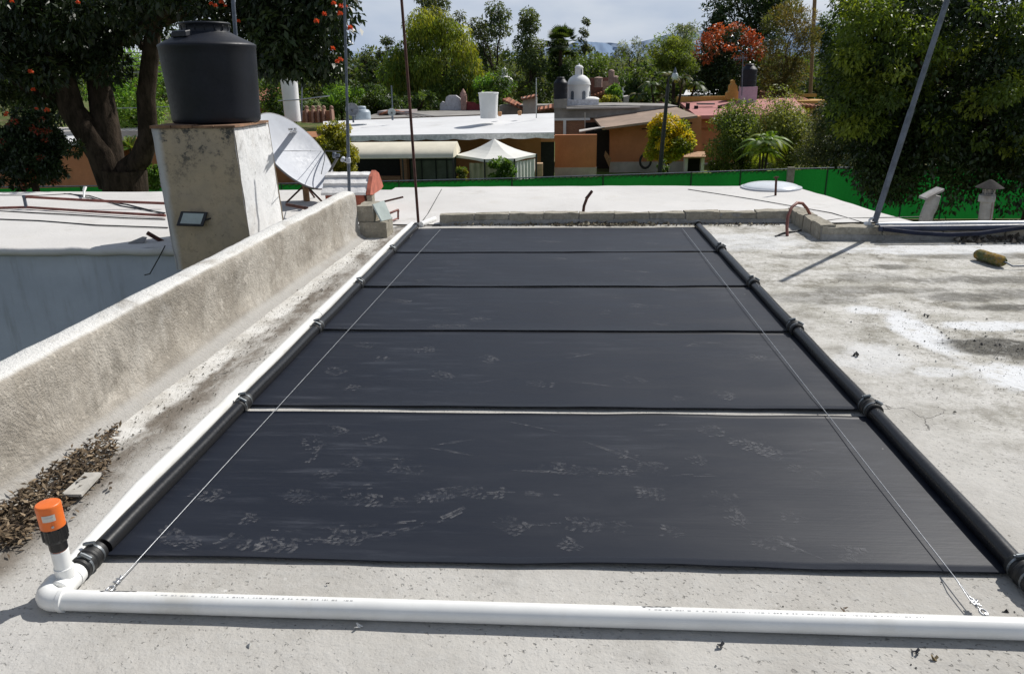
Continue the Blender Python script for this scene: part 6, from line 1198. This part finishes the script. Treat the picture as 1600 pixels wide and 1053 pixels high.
tree("orchard_tree", "leafy green shrub tree before the pink roofed house", 1158, 156, 282, 52, 42, [(0.09, 0.125, 0.035), (0.12, 0.155, 0.045), (0.06, 0.09, 0.028)], 'round', 12000, 4.8, 2, 80, crk=1.15); tree("orchard_tree", "yellowish green open shrub tree right of the pink tower", 1234, 142, 280, 54, 40, [(0.11, 0.135, 0.045), (0.14, 0.155, 0.05), (0.08, 0.10, 0.035)], 'round', 12000, 4.6, 1.8, 80, crk=1.05)
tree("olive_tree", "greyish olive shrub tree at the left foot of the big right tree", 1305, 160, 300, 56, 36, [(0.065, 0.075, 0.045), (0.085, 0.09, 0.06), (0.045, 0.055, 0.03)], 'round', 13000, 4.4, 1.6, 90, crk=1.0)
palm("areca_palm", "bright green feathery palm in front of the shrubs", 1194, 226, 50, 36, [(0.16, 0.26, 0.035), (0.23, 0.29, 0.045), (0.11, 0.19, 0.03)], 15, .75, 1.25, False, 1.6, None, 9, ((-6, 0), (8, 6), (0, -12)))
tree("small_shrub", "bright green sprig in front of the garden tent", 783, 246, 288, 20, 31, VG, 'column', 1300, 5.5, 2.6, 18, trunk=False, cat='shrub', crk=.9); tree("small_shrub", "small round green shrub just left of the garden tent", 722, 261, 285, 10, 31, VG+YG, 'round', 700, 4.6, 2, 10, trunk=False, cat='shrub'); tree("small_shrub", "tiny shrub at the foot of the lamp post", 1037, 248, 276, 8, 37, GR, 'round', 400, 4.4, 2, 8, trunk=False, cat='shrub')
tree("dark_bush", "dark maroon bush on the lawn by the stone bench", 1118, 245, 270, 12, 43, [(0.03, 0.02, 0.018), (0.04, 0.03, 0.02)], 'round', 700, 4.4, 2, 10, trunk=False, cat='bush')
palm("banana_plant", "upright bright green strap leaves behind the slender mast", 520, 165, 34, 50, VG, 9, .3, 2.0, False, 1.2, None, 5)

# flamboyant tree on the left: forked trunk and hanging dark crown
LT = thing("tulip_tree", "big dark tree on the left with a forked trunk and orange blossoms", "tree", (at(195, 300, 19.2).x, 19.2, GZ)); Yt = 19.2; mb = MB(); s = mpp(Yt)
fk = at(192, 262, Yt); ft_ = Vector((at(196, 300, Yt).x, Yt, GZ)); mb.tube([ft_, Vector((at(196, 300, Yt).x, Yt, at(0, 310, Yt).z)), fk+Vector((0, 0, -.05))], [.62, .54, .56], 16, False)
def branch(pxs, r0, r1, dY=0.0):
    pts = [at(x, y, Yt+dY*k/len(pxs)) for k, (x, y) in enumerate(pxs)]; mb.tube(pts, [r0+(r1-r0)*k/(len(pts)-1) for k in range(len(pts))], 12, False); return pts
branch([(180, 290), (160, 240), (133, 200), (112, 172), (98, 120), (80, 70), (58, 30), (40, -20)], .40, .17, -.5); branch([(172, 270), (166, 205), (158, 150), (150, 100), (138, 50), (130, -20)], .38, .17, .8); branch([(196, 268), (220, 248), (232, 215), (228, 150), (236, 80), (243, 20), (252, -30)], .29, .14, -.3)
branch([(112, 172), (80, 150), (40, 140), (10, 120)], .13, .05, -1); branch([(155, 110), (190, 60), (260, 20), (330, -10)], .14, .06, -1.5); branch([(240, 40), (320, 10), (420, 20), (470, 60)], .13, .04, -2); branch([(100, 125), (60, 100), (20, 60)], .1, .05); branch([(236, 90), (205, 50), (190, 10)], .09, .05)
mb.build("trunk", M['bark'], LT)
DL = [(0.022, 0.036, 0.014), (0.03, 0.046, 0.017), (0.018, 0.03, 0.012)]
cl = []; YK = 1.28
def addcl(x0, x1, y0, y1, n, Ya, Yb):
    for q in range(n): p = at(rng.uniform(x0, x1), rng.uniform(y0, y1), rng.uniform(Ya, Yb)*YK); cl.append(tuple(p))
addcl(-60, 110, -60, 60, 60, 13, 16.5); addcl(100, 260, -60, 50, 52, 13, 17); addcl(-60, 75, 50, 150, 34, 13, 16); addcl(110, 170, 40, 95, 16, 14, 17); addcl(175, 240, 30, 55, 8, 14, 17); addcl(250, 400, -80, 40, 34, 12.5, 15); addcl(400, 530, -80, 70, 62, 11.8, 14); addcl(395, 515, 60, 98, 26, 11.8, 13.5); addcl(270, 400, -120, -50, 20, 11, 15); addcl(150, 185, 95, 130, 4, 14, 16)
addcl(60, 100, 90, 175, 10, 14.5, 16)
V, T = crown_arrays(np.array(cl), .44, 42000, .18, .072, DL, .55, .8, .35, .8); arr_mesh("crown", V, 4, M['leaf_dark'], LT, None, T)
# blossom heads, one mesh reused
def blossom_proto():
    m = 60; o = rnd_dir(m); o[:, 2] = np.abs(o[:, 2])*.8-.2; P = o*.04; V = leaves(P, o, .075, .04, .1, .6); T = np.array([(0.62, 0.095, 0.03), (0.52, 0.07, 0.03), (0.66, 0.15, 0.05)])[rng.integers(0, 3, m)]; return V, T
bV, bT = blossom_proto(); first = None
for (px, py, Y) in ((18, 2, 12.4), (122, 4, 12.4), (48, 112, 12.6), (52, 140, 12.8), (57, 170, 12.6), (73, 172, 12.5), (346, 3, 11.7), (337, 9, 11.7), (352, 9, 11.8), (330, 6, 11.9), (373, 33, 11.6), (308, 42, 12), (521, 5, 11.4), (533, 10, 11.4), (540, 10, 11.5), (507, 22, 11.4), (531, 21, 11.4), (494, 33, 11.4), (547, 44, 11.6), (532, 93, 11.4), (527, 96, 11.5), (520, 76, 11.6), (25, 190, 12.9), (10, 176, 12.8), (9, 180, 12.9)):
    p = at(px, py, Y*1.26)
    if first is None:
        first = arr_mesh("blossom", bV+np.array(p), 4, M['petal'], None, tuple(p), bT); first.parent = LT; first.location = p-BASE[LT.name]; first.scale = (.45, .45, .45)
    else:
        o = first.copy(); COL.objects.link(o); o.parent = LT; o.location = p-BASE[LT.name]; o.rotation_euler = (0, 0, px*.7); q = .34+.26*rng.random(); o.scale = (q, q, q)
# dark shrubs below it and fill behind
rb = tree("blossom_shrub", "dark shrub with dull red blossom under the left tree", 40, 176, 305, 78, 16.5, DL+[(0.03, 0.05, 0.018)], 'round', 14000, 8, 3.4, 60, mat='leaf_dark', cat='shrub', crk=.8, dy=.6)
V, T = crown_arrays(np.array([tuple(at(rng.uniform(0, 105), rng.uniform(178, 300), 15.9)) for q in range(14)]), .06, 260, .05, .025, [(0.22, 0.03, 0.014), (0.16, 0.03, 0.014)]); o = arr_mesh("blossoms", V, 4, M['petal'], rb, None, T); o['kind'] = 'stuff'
tree("garden_tree", "mid green garden tree seen between the left trunks", 205, 70, 240, 62, 44, VG+[(0.12, 0.19, 0.04)], 'round', 6500, 5.5, 2.4, 46); tree("garden_tree", "green garden tree at the far left edge behind the trunks", 60, 60, 215, 75, 46, GR+DK, 'round', 6000, 6, 2.6, 46); tree("garden_tree", "leafy tree hidden behind the black water tank", 330, 40, 215, 75, 44, DK+GR, 'round', 6000, 6, 2.6, 46); tree("garden_tree", "dark green tree behind the left crown's right side", 440, 110, 200, 45, 56, DK+GR, 'round', 4000, 5, 2.2, 36)
palm("spiky_palm", "bright spiky palm between the left trunks", 203, 232, 34, 30, VG+[(0.14, 0.17, 0.04)], 20, .35, 1.5, False, 2, None, 7); tree("green_bush", "bright green bush at the pedestal's left foot", 236, 250, 300, 24, 24, VG, 'round', 2600, 5.5, 2.4, 22, trunk=False, cat='bush')

# big tree on the right
RT = thing("ficus_tree", "huge dark leafy tree filling the right side", "tree", (at(1670, 250, 20).x, 20, GZ)); mb = MB(); Yr = 20.0
top = at(1670, 120, Yr); mb.tube([(top.x, Yr, GZ), (top.x+.1, Yr, -1.5), (top.x, Yr, top.z)], [.55, .42, .3], 14, False)
cl = []; YK = 1.0
addcl(1330, 1420, -60, 60, 40, 18, 22); addcl(1420, 1720, -120, 100, 110, 16.5, 22); addcl(1310, 1420, 60, 190, 62, 17.5, 22); addcl(1420, 1720, 100, 215, 100, 16.5, 22); addcl(1345, 1440, 180, 262, 44, 18, 21.5); addcl(1430, 1720, 205, 262, 62, 17, 22); addcl(1380, 1420, 255, 295, 12, 18, 20); addcl(1500, 1525, 262, 290, 3, 17, 19); addcl(1560, 1580, 262, 300, 3, 17, 19); addcl(1462, 1475, 270, 300, 2, 17, 18)
limb_tubes(mb, (top.x, Yr, -1.2), [cl[i] for i in rng.choice(len(cl), 16, replace=False)], .22, .05, .15, 7); mb.build("trunk", M['bark'], RT)
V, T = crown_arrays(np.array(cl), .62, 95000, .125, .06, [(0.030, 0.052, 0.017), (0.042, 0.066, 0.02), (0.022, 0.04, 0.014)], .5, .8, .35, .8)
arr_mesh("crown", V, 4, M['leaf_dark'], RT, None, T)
cl = []; addcl(1322, 1400, -10, 60, 26, 16.4, 18.5); addcl(1300, 1385, 60, 175, 34, 16.6, 19); addcl(1550, 1610, 122, 148, 5, 15.6, 16.5); addcl(1385, 1470, 20, 150, 16, 16.2, 18); addcl(1315, 1370, 130, 215, 14, 16.8, 19); addcl(1480, 1640, -10, 90, 14, 15.6, 17.5); addcl(1400, 1600, 150, 240, 9, 16, 17.5)
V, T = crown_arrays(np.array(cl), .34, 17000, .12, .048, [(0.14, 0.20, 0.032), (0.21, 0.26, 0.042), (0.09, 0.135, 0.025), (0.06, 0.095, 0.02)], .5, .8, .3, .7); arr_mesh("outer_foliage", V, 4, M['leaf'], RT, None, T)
